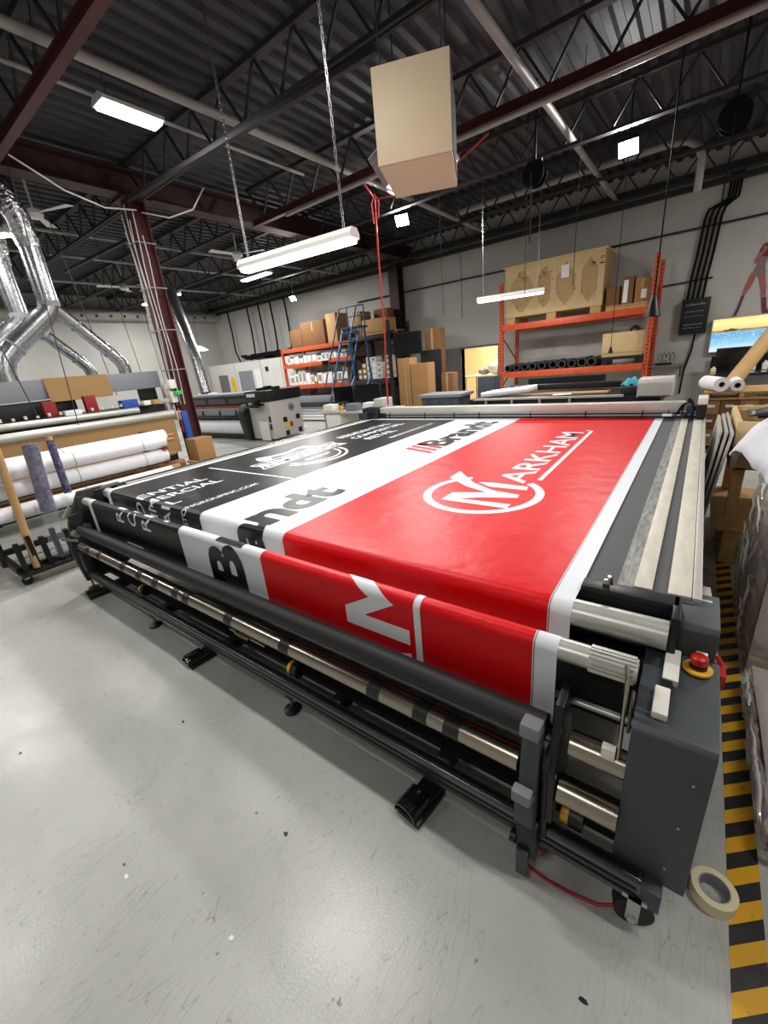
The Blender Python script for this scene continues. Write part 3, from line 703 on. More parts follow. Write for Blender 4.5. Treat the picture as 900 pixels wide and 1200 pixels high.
# gantry across the back of the bed
ga = MB().box(-3.80, -.03, 4.98, 5.12, .975, 1.055).build('gantry_beam', ALUW, mc, bevel=.006)
MB().box(-3.95, .02, 4.955, 4.975, .945, .958).build('gantry_rail', BLACKM, ga)
MB().box(-3.95, .02, 4.955, 4.978, .908, .925).build('gantry_rail', BLACKM, ga)
for xx in (-3.6, -3.0, -2.55, -2.2, -1.55, -.95, -.42, -.20):
    MB().box(xx - .006, xx + .006, 4.945, 4.956, .90, .985).build('hold_down_finger', BLACK, ga)
MB().box(-.25, -.17, 4.94, 4.955, .925, .95).build('white_tag', LABELW, ga)
MB().prism([(4.86, .92), (4.93, .905), (5.14, .905), (5.14, 1.04), (4.86, 1.04)], 'x', .015, .095).build('gantry_end', BLACKM, ga, bevel=.008)
MB().box(.020, .095, 4.88, 5.14, 1.04, 1.10).build('gantry_end_cap', WHITEP, ga, bevel=.006)
MB().box(-.06, .01, 4.93, 5.10, .93, 1.03).box(-.10, -.06, 4.9, 4.98, .92, .96).build('gantry_carriage', CHARD, ga, bevel=.004)
MB().box(-.045, -.02, 4.90, 4.93, .935, .955).build('blue_connector', BLUEP, ga)
b = MB()
for k in range(6):
    y_ = 4.9 + .03 * k
    b.tube([(-.14 + .02 * k, y_, .94), (-.10 + .01 * k, y_ + .03, 1.03 + .01 * k), (-.03, y_ + .04, 1.06), (.01, y_, .98)], .007, 6)
b.build('gantry_cable', CABLEB, ga, smooth=True)
MB().box(-4.10, -3.80, 4.93, 5.14, .90, 1.06).build('gantry_end', BLACKM, ga, bevel=.006)
b = MB().box(-4.05, -3.95, 4.85, 4.93, .92, 1.0)
for k in range(5): b.cyl((-4.02 + .05 * k, 4.93, .98), (-4.02 + .05 * k, 4.93, 1.07), .012, 8)
b.build('gantry_valves', CHARD, ga)

# ------------------------------------------------------------------ red cable, tape roll, pedals, hazard tape
tag(MB().tube([(-.27, .93, .12), (-.26, .92, .05), (-.25, .93, .008), (-.20, .925, .006), (-.12, .93, .006), (-.04, .945, .006), (.0, .955, .03), (.03, .96, .06)], .005, 8)
    .tube([(-.26, .95, .10), (-.25, .99, .02), (-.21, 1.02, .006), (-.15, 1.05, .006), (-.12, 1.08, .006)], .005, 8).build('air_hose', CABLER, smooth=True), 'thin red hose trailing on the floor from roll clamp to caster', 'hose')
tp = thing('masking_tape_roll', 'cream masking tape roll lying on the grey floor beside the hazard tape', 'tape', (.252, 1.165, 0))
n = 36
MB().pipe((.252, 1.165, .001), (.252, 1.165, .048), .060, .0415, 40).build('tape', TAPEC, tp, smooth=True)
MB().pipe((.252, 1.165, .001), (.252, 1.165, .0485), .0414, .038, 40).build('core', COREC, tp, smooth=True)
def pedal(x_, y_, rz, label):
    t = thing('foot_pedal', label, 'pedal', (x_, y_, 0), rz, 'foot pedals in front of the cutting table', local=True)
    MB().prism([(-.055, -.10), (.055, -.10), (.055, .06), (.035, .095), (-.035, .095), (-.055, .06)], 'z', 0, .022).build('base', BLACK, t, bevel=.004)
    MB().box(-.045, .045, -.01, .075, .022, .045).build('pedal_body', BLACK, t, bevel=.006)
    # curved glossy guard open at the front
    A = [(.052 * math.cos(R(a)) - .012, .03 + .042 * math.sin(R(a))) for a in range(0, 181, 12)]
    A = [(.040, .012)] + A + [(-.064, .012)]
    B_ = [((p[0] + .012) * .90 - .012, .012 + (p[1] - .012) * .88) for p in A]
    pl = A + B_[::-1]
    nn = len(A); b = MB()
    vs = [(p[0], -.105, p[1]) for p in pl] + [(p[0], .0, p[1]) for p in pl]; m_ = len(pl)
    fs = [(i, (i + 1) % m_, (i + 1) % m_ + m_, i + m_) for i in range(m_)]
    fs += [(i, i + 1, m_ - 2 - i, m_ - 1 - i) for i in range(nn - 1)] + [(m_ + m_ - 1 - i, m_ + m_ - 2 - i, m_ + i + 1, m_ + i) for i in range(nn - 1)]
    b.add(vs, fs).build('guard', GLOSSB, t, smooth=True)
    MB().obox((-.012, -.05, .032), (.07, .09, .008), Matrix.Rotation(R(-8), 3, 'X')).build('tread', RUBBER, t, bevel=.002)
    return t
pedal(-.68, .93, R(-8), 'glossy black foot pedal nearest the control box')
pedal(-2.37, .95, R(-6), 'glossy black foot pedal between two levelling feet of the cutting table')
pedal(-4.05, .96, R(-6), 'black foot pedal beside the dark end plate of the cutting table')
def hazard():
    m = bpy.data.materials.new('hazard_tape'); m.use_nodes = True; nt = m.node_tree; b = nt.nodes['Principled BSDF']; N = nt.nodes.new; L = nt.links.new
    t = N('ShaderNodeTexCoord'); sp = N('ShaderNodeSeparateXYZ'); L(t.outputs['Object'], sp.inputs[0])
    mu = N('ShaderNodeMath'); mu.operation = 'MULTIPLY'; mu.inputs[1].default_value = 1 / .114; L(sp.outputs['Y'], mu.inputs[0])
    ad = N('ShaderNodeMath'); ad.operation = 'MULTIPLY_ADD'; ad.inputs[1].default_value = -7.6; L(sp.outputs['X'], ad.inputs[0]); L(mu.outputs[0], ad.inputs[2])
    fr_ = N('ShaderNodeMath'); fr_.operation = 'FRACT'; L(ad.outputs[0], fr_.inputs[0])
    gt = N('ShaderNodeMath'); gt.operation = 'GREATER_THAN'; gt.inputs[1].default_value = .5; L(fr_.outputs[0], gt.inputs[0])
    ns = N('ShaderNodeTexNoise'); ns.inputs['Scale'].default_value = 30; L(t.outputs['Object'], ns.inputs['Vector'])
    mr = N('ShaderNodeMapRange'); mr.inputs[1].default_value = .66; mr.inputs[2].default_value = .75; mr.inputs[4].default_value = .6; L(ns.outputs['Fac'], mr.inputs[0])
    mx = N('ShaderNodeMixRGB'); mx.inputs['Color1'].default_value = rgba((36, 34, 34)); mx.inputs['Color2'].default_value = rgba((214, 160, 24)); L(gt.outputs[0], mx.inputs['Fac'])
    m2 = N('ShaderNodeMixRGB'); m2.inputs['Color2'].default_value = rgba((80, 62, 26)); L(mr.outputs[0], m2.inputs['Fac']); L(mx.outputs['Color'], m2.inputs['Color1'])
    L(m2.outputs['Color'], b.inputs['Base Color']); b.inputs['Roughness'].default_value = .4
    return m
tag(MB().box(.292, .376, .2, 5.2, 0, .0012).build('hazard_tape', hazard()), 'black and yellow striped hazard tape along the floor aisle', 'tape')

# ================================================================== RIGHT SIDE GOODS
def wrapped(name, label, x0, x1, y0, y1, z1, seed, inner):
    rnd = random.Random(seed)
    t = thing(name, label, 'pallet', ((x0 + x1) / 2, (y0 + y1) / 2, 0))
    if z1 > .4:
        for yy in (y0 + .04, (y0 + y1) / 2, y1 - .12):
            MB().box(x0 + .02, x1 - .02, yy, yy + .09, 0, .09).build('pallet_block', WOOD, t)
        k = 0; xx = x0 + .01
        while xx < x1 - .08: MB().box(xx, xx + .09, y0 + .01, y1 - .01, .09, .11).build('pallet_board', WOOD, t); xx += .13
        zb = .115
    else: zb = .012
    zz = zb; rows = max(1, round((z1 - zb) / .2)); hz = (z1 - .015 - zb) / rows
    for k in range(rows):
        for j in range(2):
            ya = y0 + .03 + (y1 - y0 - .06) * j / 2
            MB().box(x0 + .025, x1 - .02, ya + .004, ya + (y1 - y0 - .06) / 2 - .004, zz + .003, zz + hz - .003).build('carton', inner, t, bevel=.006)
        zz += hz
    # crumpled film skin
    b = MB()
    def skin(u, v):
        # u around, v up
        per = [(x0, y0), (x1, y0), (x1, y1), (x0, y1), (x0, y0)]
        k = min(int(u * 4), 3); f = u * 4 - k; a, c = per[k], per[k + 1]
        px = a[0] + (c[0] - a[0]) * f; py = a[1] + (c[1] - a[1]) * f
        o = .014 * abs(math.sin(31 * u + 9 * v + seed) * math.sin(17 * v + 5 * u)) + rnd.uniform(-.007, .009)
        nx, ny = [(0, -1), (1, 0), (0, 1), (-1, 0)][k]
        return (px + nx * o, py + ny * o, .015 + v * (z1 - .012))
    b.grid(skin, 96, 18); b.build('stretch_film', WRAP, t, smooth=True, recalc=False)
    for k in range(16):  # glossy white ridges added to stand in for highlights on the film
        ya = rnd.uniform(y0 + .02, y1 - .1); za = rnd.uniform(.05, z1 * .95); L_ = rnd.uniform(.10, .32); an = rnd.uniform(-1.2, 1.4)
        pts = [(x0 - .022 - .004 * math.sin(j * 1.7), min(max(ya + L_ * math.cos(an) * j / 5 + .012 * math.sin(j * 2.1 + k), y0), y1), min(max(za + L_ * math.sin(an) * j / 5, .02), z1)) for j in range(6)]
        MB().tube(pts, [.001, .004, .007, .006, .004, .001], 6).build('film_glint_fold', GLINT, t, smooth=True)
    def top(u, v): return (x0 + (x1 - x0) * u, y0 + (y1 - y0) * v, z1 + .006 + rnd.uniform(0, .012))
    MB().grid(top, 10, 10).build('top_film', WRAP, t, smooth=True, recalc=False)
    return t
wrapped('wrapped_cartons', 'low film-wrapped bundle of cartons lying beside the hazard tape', .392, 1.30, 1.38, 2.27, .13, 3, WRAPC)
wrapped('wrapped_pallet', 'tall pallet of brown cartons in crumpled stretch film under the white sheet', .385, 1.35, 2.36, 3.30, .86, 5, WRAPC)
# open wooden crate
cr = thing('wooden_crate', 'open pine crate with bare plank sides next to the cutting table', 'crate', (.75, 4.3, 0))
for (a, b_) in [((.27, .30), (3.95, 4.75)), ((1.27, 1.30), (3.95, 4.75))]:
    for k in range(2): MB().box(a[0], a[1], b_[0], b_[1], .70 + k * .175, .70 + k * .175 + .168).build('plank', PLY, cr, bevel=.003)
for yy in (3.92, 4.75):
    for k in range(2): MB().box(.27, 1.30, yy, yy + .03, .70 + k * .175, .70 + k * .175 + .168).build('plank', PLY, cr, bevel=.003)
for xx in (.30, 1.20):
    for yy in (3.95, 4.68): MB().box(xx, xx + .07, yy, yy + .07, .30, 1.02).build('corner_post', WOOD, cr, bevel=.003)
MB().box(.27, 1.30, 3.95, 4.75, .68, .70).build('crate_floor', PLY, cr)
MB().box(.22, 1.30, 3.70, 4.78, .27, .30).build('pallet_deck', WOOD, cr, bevel=.003)
for xx in (.30, .75, 1.18): MB().box(xx, xx + .09, 3.72, 4.78, 0, .27).build('skid', WOOD, cr, bevel=.004)
MB().box(.40, 1.1, 4.742, 4.749, .90, .915).build('stencil_mark', BLACKM, cr)
for (a, b_, c) in [(.45, .52, .94), (.60, .72, .955), (.80, .90, .945)]: MB().box(a, b_, 4.742, 4.749, c, c + .02).build('stencil_mark', BLACKM, cr)
# pale boards propped against the crate
def prop(label, y0, y1, xo):
    t = thing('propped_panel', label, 'panel', (.17 + xo, (y0 + y1) / 2, .02), group='grey panels propped against the crate')
    p0 = Vector((.128 + xo * .62, 0, .31)); p1 = Vector((.185 + xo, 0, 1.0)); th = .016
    d = (p1 - p0).normalized(); nrm = Vector((-d.z, 0, d.x)) * th
    def slab(a, b_, ya, yb):
        q0 = p0 + (p1 - p0) * a; q1 = p0 + (p1 - p0) * b_
        return [(q0.x, q0.z), (q1.x, q1.z), ((q1 + nrm).x, (q1 + nrm).z), ((q0 + nrm).x, (q0 + nrm).z)], ya, yb
    for (a, b_, ya, yb, nm) in [(0, .07, y0, y1, 'bottom_rail'), (.93, 1, y0, y1, 'top_rail'), (.07, .93, y0, y0 + .07, 'stile'), (.07, .93, y1 - .07, y1, 'stile')]:
        pl, A, B_ = slab(a, b_, ya, yb); MB().prism(pl, 'y', A, B_).build(nm, ALUW, t, bevel=.002)
    q = [(x_ + .004, z_) for x_, z_ in slab(.07, .93, 0, 0)[0]]
    MB().prism([(q[0][0], q[0][1]), (q[1][0], q[1][1]), (q[1][0] - .006, q[1][1]), (q[0][0] - .006, q[0][1])], 'y', y0 + .07, y1 - .07).build('panel_sheet', PALEGREY, t)
prop('grey framed panel leaning outermost in front of the open pine crate', 3.78, 4.55, .0)
prop('grey framed panel leaning in the middle against the open pine crate', 3.74, 4.62, .032)
prop('grey framed panel leaning innermost against the open pine crate', 3.70, 4.68, .062)
# white sheet thrown over crate and pallet
rnd = random.Random(11)
def cloth(u, v):
    x_ = .26 + .95 * u; y_ = 3.02 + .95 * v
    z_ = 1.02 + .10 * math.sin(5 * u + 1) * math.sin(3 * v + .4) + .03 * math.sin(13 * u + 7 * v) + .022 * math.sin(21 * v - 9 * u) + rnd.uniform(-.008, .008)
    e = max(0, .16 - u) / .16
    z_ -= .20 * e * e + .03 * e * math.sin(9 * v)
    f = max(0, .25 - v) / .25; z_ -= .05 * f * f
    x_ += .03 * math.sin(9 * v) + .12 * max(0, .4 - v) / .4 * (1 - u)
    return (x_, y_, z_)
sh = MB().grid(cloth, 40, 40).build('white_sheet', CLOTH, smooth=True, recalc=False)
tag(sh, 'crumpled white sheet thrown over the open crate and wrapped pallet', 'cloth')
md = sh.modifiers.new('thick', 'SOLIDIFY'); md.thickness = .006
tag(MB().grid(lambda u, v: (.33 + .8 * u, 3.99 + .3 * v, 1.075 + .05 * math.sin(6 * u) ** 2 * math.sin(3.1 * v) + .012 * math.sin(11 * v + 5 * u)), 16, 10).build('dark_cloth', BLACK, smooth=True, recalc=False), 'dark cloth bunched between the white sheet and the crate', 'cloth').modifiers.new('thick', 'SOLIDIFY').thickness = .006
# file boxes on a pallet, pallet with paper rolls on top
fp = thing('pallet', 'wooden pallet under the brown archive boxes', 'pallet', (.45, 7.8, 0), group='pallets by the archive boxes')
for xx in (.10, .45, .80): MB().box(xx, xx + .09, 7.5, 8.4, .02, .11).build('stringer', WOOD, fp)
for k in range(6): MB().box(.08, .92, 7.48 + k * .155, 7.58 + k * .155, .11, .135).build('deck_board', WOOD, fp)
for k in range(4): MB().box(.08, .92, 7.48 + k * .26, 7.58 + k * .26, 0, .02).build('bottom_board', WOOD, fp)
for i in range(4):
    for j in range(3):
        xa = .085 + i * .205; za = .137 + j * .205
        t = thing('archive_box', 'brown archive box with white label stacked on the floor pallet', 'box', (xa + .1, 7.7, za), group='archive boxes with white labels')
        MB().box(xa, xa + .198, 7.50, 8.1, za, za + .198).build('carton', CARDD if (i + j) % 2 else CARD, t, bevel=.004)
        MB().box(xa + .055, xa + .145, 7.494, 7.4985, za + .10, za + .135).build('label', LABELW, t)
tpal = thing('pallet', 'wooden pallet lying on top of the archive boxes', 'pallet', (.45, 7.8, .755), group='pallets by the archive boxes')
for k in range(3): MB().box(.10 + k * .37, .15 + k * .37, 7.45, 8.2, .775, .845).build('block', WOOD, tpal)
MB().box(.09, .90, 7.45, 7.55, .757, .775).box(.09, .90, 8.1, 8.2, .757, .775).build('bottom_board', WOOD, tpal)
for k in range(6): MB().box(.08, .91, 7.43 + k * .13, 7.53 + k * .13, .845, .865).build('deck_board', WOOD, tpal)
def paper_roll(label, p0, p1, ro, ri):
    t = thing('paper_roll', label, 'roll', p0)
    MB().pipe(p0, p1, ro, ri, 28).build('paper', PAPER, t, smooth=True)
    MB().pipe(p0, tuple(Vector(p0) + (Vector(p1) - Vector(p0)) * 1.001), ri, ri * .8, 24).build('core', CARDD, t, smooth=True)
paper_roll('larger white paper roll resting on the top pallet', (.26, 7.40, .965), (.09, 7.85, .965), .095, .036)
paper_roll('smaller white paper roll beside the leaning kraft tube', (.43, 7.42, .945), (.42, 7.9, .945), .075, .036)
tag(MB().pipe((.36, 7.95, .87), (.80, 8.9, 1.55), .10, .09, 24).build('kraft_tube', CARDL, smooth=True), 'big kraft cardboard tube leaning over the paper rolls', 'tube')
# light box picture, wall figure, breaker panel, wall shelf, desk
def sunset():
    m = bpy.data.materials.new('sunset_print'); m.use_nodes = True; nt = m.node_tree; b = nt.nodes['Principled BSDF']; N = nt.nodes.new; L = nt.links.new
    t = N('ShaderNodeTexCoord'); sp = N('ShaderNodeSeparateXYZ'); L(t.outputs['Generated'], sp.inputs[0])
    cr_ = N('ShaderNodeValToRGB'); el = cr_.color_ramp.elements
    el[0].position = 0; el[0].color = rgba((196, 216, 226)); el[1].position = 1; el[1].color = rgba((238, 196, 120))
    for p, c in [(.25, (120, 176, 206)), (.5, (84, 150, 196)), (.60, (120, 150, 160)), (.63, (84, 76, 66)), (.67, (232, 186, 112)), (.85, (240, 214, 150))]:
        e = el.new(p); e.color = rgba(c)
    ns = N('ShaderNodeTexNoise'); ns.inputs['Scale'].default_value = 5; ns.inputs['Detail'].default_value = 4
    mp = N('ShaderNodeMapping'); mp.inputs['Scale'].default_value = (1, 1, 10); L(t.outputs['Generated'], mp.inputs['Vector']); L(mp.outputs['Vector'], ns.inputs['Vector'])
    ma = N('ShaderNodeMath'); ma.operation = 'MULTIPLY_ADD'; ma.inputs[1].default_value = .12; L(ns.outputs['Fac'], ma.inputs[0])
    sb = N('ShaderNodeMath'); sb.operation = 'SUBTRACT'; sb.inputs[1].default_value = .06; L(sp.outputs['Z'], sb.inputs[0]); L(sb.outputs[0], ma.inputs[2])
    L(ma.outputs[0], cr_.inputs['Fac'])
    n2 = N('ShaderNodeTexNoise'); n2.inputs['Scale'].default_value = 4; n2.inputs['Detail'].default_value = 5
    m2 = N('ShaderNodeMapping'); m2.inputs['Scale'].default_value = (6, 1, 22); L(t.outputs['Generated'], m2.inputs['Vector']); L(m2.outputs['Vector'], n2.inputs['Vector'])
    mr = N('ShaderNodeMapRange'); mr.inputs[1].default_value = .55; mr.inputs[2].default_value = .68; L(n2.outputs['Fac'], mr.inputs[0])
    lt = N('ShaderNodeMath'); lt.operation = 'LESS_THAN'; lt.inputs[1].default_value = .58; L(sp.outputs['Z'], lt.inputs[0])
    mm = N('ShaderNodeMath'); mm.operation = 'MULTIPLY'; L(mr.outputs[0], mm.inputs[0]); L(lt.outputs[0], mm.inputs[1])
    mx = N('ShaderNodeMixRGB'); mx.inputs['Color2'].default_value = rgba((240, 240, 226)); L(mm.outputs[0], mx.inputs['Fac']); L(cr_.outputs['Color'], mx.inputs['Color1'])
    L(mx.outputs['Color'], b.inputs['Base Color']); L(mx.outputs['Color'], b.inputs['Emission Color']); b.inputs['Emission Strength'].default_value = .9
    return m
lb = thing('light_box', 'backlit sunset seascape print on the back wall', 'picture', (.7, 11.42, 1.24))
MB().box(.07, 1.60, 11.38, 11.48, 1.22, 1.86).build('frame', ALUW, lb, bevel=.004)
MB().box(.085, 1.585, 11.374, 11.379, 1.235, 1.845).build('print', sunset(), lb)
MB().prism([(.28, 1.615), (.46, 1.615), (.50, 1.645), (.44, 1.64), (.43, 1.655), (.36, 1.655), (.35, 1.64), (.27, 1.64)], 'y', 11.370, 11.3745).build('boat_shape', CARDD, lb)
# wall graphic of a striding figure (flat cut-out)
wf = thing('wall_graphic', 'cut-out wall graphic of a striding figure in knee boots', 'poster', (.6, 11.48, 1.95))
SKIN = mat('print_rose', (176, 96, 92), .6, var=.2, vs=12); BOOT = mat('print_burgundy', (104, 50, 60), .6, var=.2, vs=12); DRESS = mat('print_silver', (140, 120, 118), .6, var=.35, vs=26)
HAIR = mat('print_auburn', (110, 44, 40), .6, var=.3, vs=20)
k_ = lambda pts: [(a, b) for a, b in pts]
MB().prism([(.53, 2.58), (.63, 2.60), (.58, 2.40), (.49, 2.22), (.46, 2.22), (.48, 2.40)], 'y', 11.48, 11.49).build('thigh', SKIN, wf)
MB().prism([(.455, 2.24), (.50, 2.24), (.46, 2.02), (.43, 1.90), (.37, 1.87), (.40, 1.95), (.43, 2.08)], 'y', 11.478, 11.488).build('boot', BOOT, wf)
MB().prism([(.64, 2.58), (.74, 2.58), (.80, 2.35), (.82, 2.15), (.76, 2.15), (.72, 2.34)], 'y', 11.48, 11.49).build('thigh', SKIN, wf)
MB().prism([(.76, 2.16), (.83, 2.16), (.86, 1.98), (.93, 1.88), (.82, 1.88), (.79, 2.0)], 'y', 11.478, 11.488).build('boot', BOOT, wf)
MB().prism([(.53, 2.58), (.64, 2.54), (.75, 2.58), (.72, 2.72), (.74, 2.86), (.60, 2.88), (.60, 2.72)], 'y', 11.479, 11.489).build('body_suit', DRESS, wf)
MB().prism([(.60, 2.84), (.56, 2.76), (.55, 2.84), (.60, 2.94), (.66, 3.0), (.68, 2.95)], 'y', 11.477, 11.487).build('arm', SKIN, wf)
MB().prism([(.61, 2.86), (.60, 2.98), (.64, 3.08), (.70, 3.10), (.76, 3.05), (.78, 2.9), (.72, 2.84)], 'y', 11.481, 11.491).build('hair', HAIR, wf)
MB().prism([(.64, 2.96), (.64, 3.03), (.68, 3.06), (.71, 3.0), (.69, 2.94)], 'y', 11.476, 11.486).build('face', SKIN, wf)
bp_ = thing('electrical_panel', 'black electrical panel fed by four conduits on the back wall', 'panel', (-.25, 11.4, 1.62))
MB().box(-.49, -.02, 11.32, 11.48, 1.62, 2.30).build('cabinet', BLACK, bp_, bevel=.006)
MB().box(-.46, -.05, 11.315, 11.322, 1.68, 2.26).build('panel_door', BLACKM, bp_, bevel=.003)
rl = random.Random(4)
b = MB()
for row, (za, h_) in enumerate([(2.17, .045), (2.05, .02), (1.96, .015), (1.80, .03), (1.74, .02)]):
    xx = -.42
    while xx < -.11: wd = rl.uniform(.012, .03); b.box(xx, xx + wd, 11.309, 11.314, za, za + h_ * rl.uniform(.6, 1)); xx += wd + .012
b.build('chalk_writing', PALEGREY, bp_)
for i in range(4):
    xb_ = -.42 + i * .085; xt_ = -.13 + i * .05
    pts = [(xb_, 11.43, 2.30), (xb_ + .02, 11.43, 2.7), (xb_ + .06, 11.43, 3.1), (xb_ + .10, 11.43, 3.7), (xb_ + .14, 11.43, 3.84), (xt_ + .12, 11.40, 3.95), (xt_ + .14, 11.36, 4.5)]
    MB().tube(pts, .022, 8).build('conduit', CABLEB, bp_, smooth=True)
MB().tube([(-.2, 11.44, 1.62), (-.22, 11.44, 1.3), (-.3, 11.44, .9), (-.32, 11.44, .4)], .018, 8).build('drop_conduit', CABLEB, bp_, smooth=True)
ws = thing('wall_shelf', 'small wall shelf with tools below the electrical panel', 'shelf', (-.75, 11.3, 1.02))
MB().box(-1.05, -.30, 11.1, 11.48, 1.02, 1.05).build('board', GREYC, ws)
for xx in (-1.0, -.36): MB().bar((xx, 11.14, 1.02), (xx, 11.47, .78), .02, .02).build('bracket', BLACKM, ws)
rk = thing('tape_dispenser', 'chrome wire tool stand on the small wall shelf', 'tool', (-.65, 11.25, 1.05))
MB().box(-.82, -.52, 11.16, 11.32, 1.05, 1.09).build('base', BLACKM, rk, bevel=.004)
b = MB()
for k in range(4):
    xx = -.78 + k * .075; b.tube([(xx, 11.2, 1.09), (xx, 11.2, 1.24), (xx + .03, 11.24, 1.29), (xx + .06, 11.28, 1.24), (xx + .06, 11.28, 1.09)], .008, 6)
b.build('wire_frame', STAIN, rk, smooth=True)
MB().box(-.74, -.58, 11.19, 11.29, 1.12, 1.19).build('glass_block', GALV, rk, bevel=.01)
dk_ = thing('workbench', 'dark workbench below the backlit sunset print', 'table', (1.1, 10.9, 0))
MB().box(.15, 2.4, 10.5, 11.4, .80, .85).build('worktop', BLACK, dk_, bevel=.005)
for xx in (.18, 2.3):
    for yy in (10.54, 11.3): MB().box(xx, xx + .06, yy, yy + .06, 0, .80).build('leg', BLACKM, dk_)
MB().box(.15, 2.4, 11.36, 11.40, .85, 1.14).build('back_panel', BLACK, dk_)
def monitor(label, x_, y_, z_, w_, h_, rz=0, grp=None):
    t = thing('monitor', label, 'monitor', (x_, y_, z_), rz, grp, local=True)
    MB().box(-w_ / 2, w_ / 2, -.02, .02, .12, .12 + h_).build('bezel', BLACK, t, bevel=.005)
    MB().box(-w_ / 2 + .012, w_ / 2 - .012, -.024, -.0205, .135, .105 + h_).build('screen', SCREEN, t)
    MB().box(-.03, .03, .0, .03, .01, .2).build('neck', BLACK, t)
    MB().box(-.12, .12, -.08, .10, 0, .012).build('foot', BLACK, t, bevel=.003)
monitor('black monitor on the workbench under the sunset print', .48, 10.95, .85, .55, .34)
monitor('black monitor at the far end of the dark workbench', 1.25, 10.95, .85, .55, .34)
for i, (xx, hh) in enumerate([(.78, .16), (.95, .20), (1.12, .14), (.20, .14)]):
    bt = thing('supply_bottle', 'small white supply bottle standing on the dark workbench', 'bottle', (xx, 10.62, .85), group='bottles on the dark workbench')
    MB().lathe([(0, 0), (.045, 0), (.045, hh * .75), (.02, hh * .9), (.02, hh), (0, hh)], (xx, 10.62, .85), 14).build('body', WHITEP, bt, smooth=True)
    MB().lathe([(.048, .02), (.048, .05)], (xx, 10.62, .85), 14).build('band', YELP if i == 3 else PALEGREY, bt)

# ================================================================== PALLET RACK (right) AND ITS LOAD
def upright(t, x_, y0, y1, z1, m):
    for yy in (y0, y1):
        up = MB().box(x_ - .04, x_ + .04, yy - .035, yy + .035, 0, z1).build('upright', m, t)
        b = MB(); z = .15
        while z < z1 - .05: b.box(x_ - .012, x_ + .012, yy - .038, yy - .0355, z, z + .03); z += .075
        b.build('upright_slot', BLACK, up)
    b = MB(); z = .2; k = 0
    while z < z1 - .6:
        b.bar((x_, y0 if k % 2 else y1, z), (x_, y1 if k % 2 else y0, z + .6), .03, .02); z += .6; k += 1
    b.build('frame_brace', m, t)
def beam(t, x0, x1, y_, z_, m, h=.12): MB().box(x0, x1, y_ - .03, y_ + .03, z_ - h / 2, z_ + h / 2).build('beam', m, t, bevel=.004)
RY0, RY1 = 10.12, 11.2
pr = thing('pallet_rack', 'orange pallet rack carrying the plywood crate against the back wall', 'rack', (-2.4, 10.6, 0))
for xx in (-3.90, -.91): upright(pr, xx, RY0, RY1, 3.10, ORANGE)
for zz in (2.155, 1.115):
    for yy in (RY0, RY1): beam(pr, -3.86, -.95, yy - (.036 if yy == RY0 else -.036), zz, ORANGE, .13)
    for xx in (-3.3, -2.4, -1.5): MB().box(xx - .03, xx + .03, RY0, RY1, zz + .03, zz + .06).build('deck_support', ORANGE, pr)
MB().box(-3.86, -.95, RY0 + .03, RY1 - .03, 1.175, 1.182).build('wire_deck', GALV, pr)
# big plywood crate
pc = thing('plywood_crate', 'large plywood shipping crate with battens on the top rack level', 'crate', (-2.8, 10.65, 2.22))
CX0, CX1, CY0, CY1, CZ0, CZ1 = -3.82, -1.80, 10.16, 11.1, 2.36, 3.36
MB().box(CX0, CX1, CY0, CY1, CZ0, CZ1).build('body', PLYD, pc)
for xx in (CX0, CX0 + .62, -2.83, -2.33, CX1 - .12):
    MB().box(xx, xx + .12, CY0 - .02, CY0, CZ0 + .08, CZ1 - .08).build('batten', PLY, pc, bevel=.003)
for (za, zb) in ((CZ0, CZ0 + .09), (CZ1 - .09, CZ1)): MB().box(CX0, CX1, CY0 - .022, CY0 - .002, za, zb).build('batten', PLY, pc, bevel=.003)
for (xa, xb) in ((CX0 + .12, CX0 + .62), (CX0 + .74, -2.83), (-2.71, -2.33), (-2.21, CX1 - .12)):
    w_ = min(.2, (xb - xa) / 2)
    for (px, pz, sx, sz) in ((xa, CZ0 + .09, 1, 1), (xb, CZ0 + .09, -1, 1), (xa, CZ1 - .09, 1, -1), (xb, CZ1 - .09, -1, -1)):
        MB().prism([(px, pz), (px + sx * w_, pz), (px, pz + sz * w_ * 1.4)], 'y', CY0 - .018, CY0 - .001).build('corner_gusset', PLY, pc)
MB().box(CX0 - .03, CX1 + .03, CY0 - .03, CY1 + .03, CZ1, CZ1 + .045).build('lid', PLY, pc, bevel=.004)
MB().box(CX0 + .1, CX1 - .1, CY0 + .3, CY1 + .02, CZ1 + .045, CZ1 + .10).build('loose_board', CARDD, pc)
for xx in (CX0 + .02, -2.9, CX1 - .22): MB().box(xx, xx + .2, CY0, CY1, 2.222, CZ0).build('skid', WOOD, pc, bevel=.003)
MB().box(-2.62, -2.46, CY0 - .026, CY0 - .023, 2.98, 3.22).build('shipping_label', LABELW, pc)
rl = random.Random(8); b = MB()
for (xa, xb, za, zb) in [(-3.55, -3.35, 3.08, 3.2), (-3.05, -2.72, 3.10, 3.24), (-2.1, -1.98, 3.08, 3.2), (-1.90, -1.84, 3.1, 3.26)]:
    for k in range(5): x_ = rl.uniform(xa, xb - .03); z_ = rl.uniform(za, zb); b.box(x_, x_ + rl.uniform(.02, .08), CY0 - .0245, CY0 - .0225, z_, z_ + .012)
for k in range(26): x_ = rl.uniform(CX0 + .1, CX1 - .1); z_ = rl.uniform(2.5, 3.2); b.box(x_, x_ + .014, CY0 - .0245, CY0 - .0005, z_, z_ + .014)
b.build('stencil_mark', BLACKM, pc)
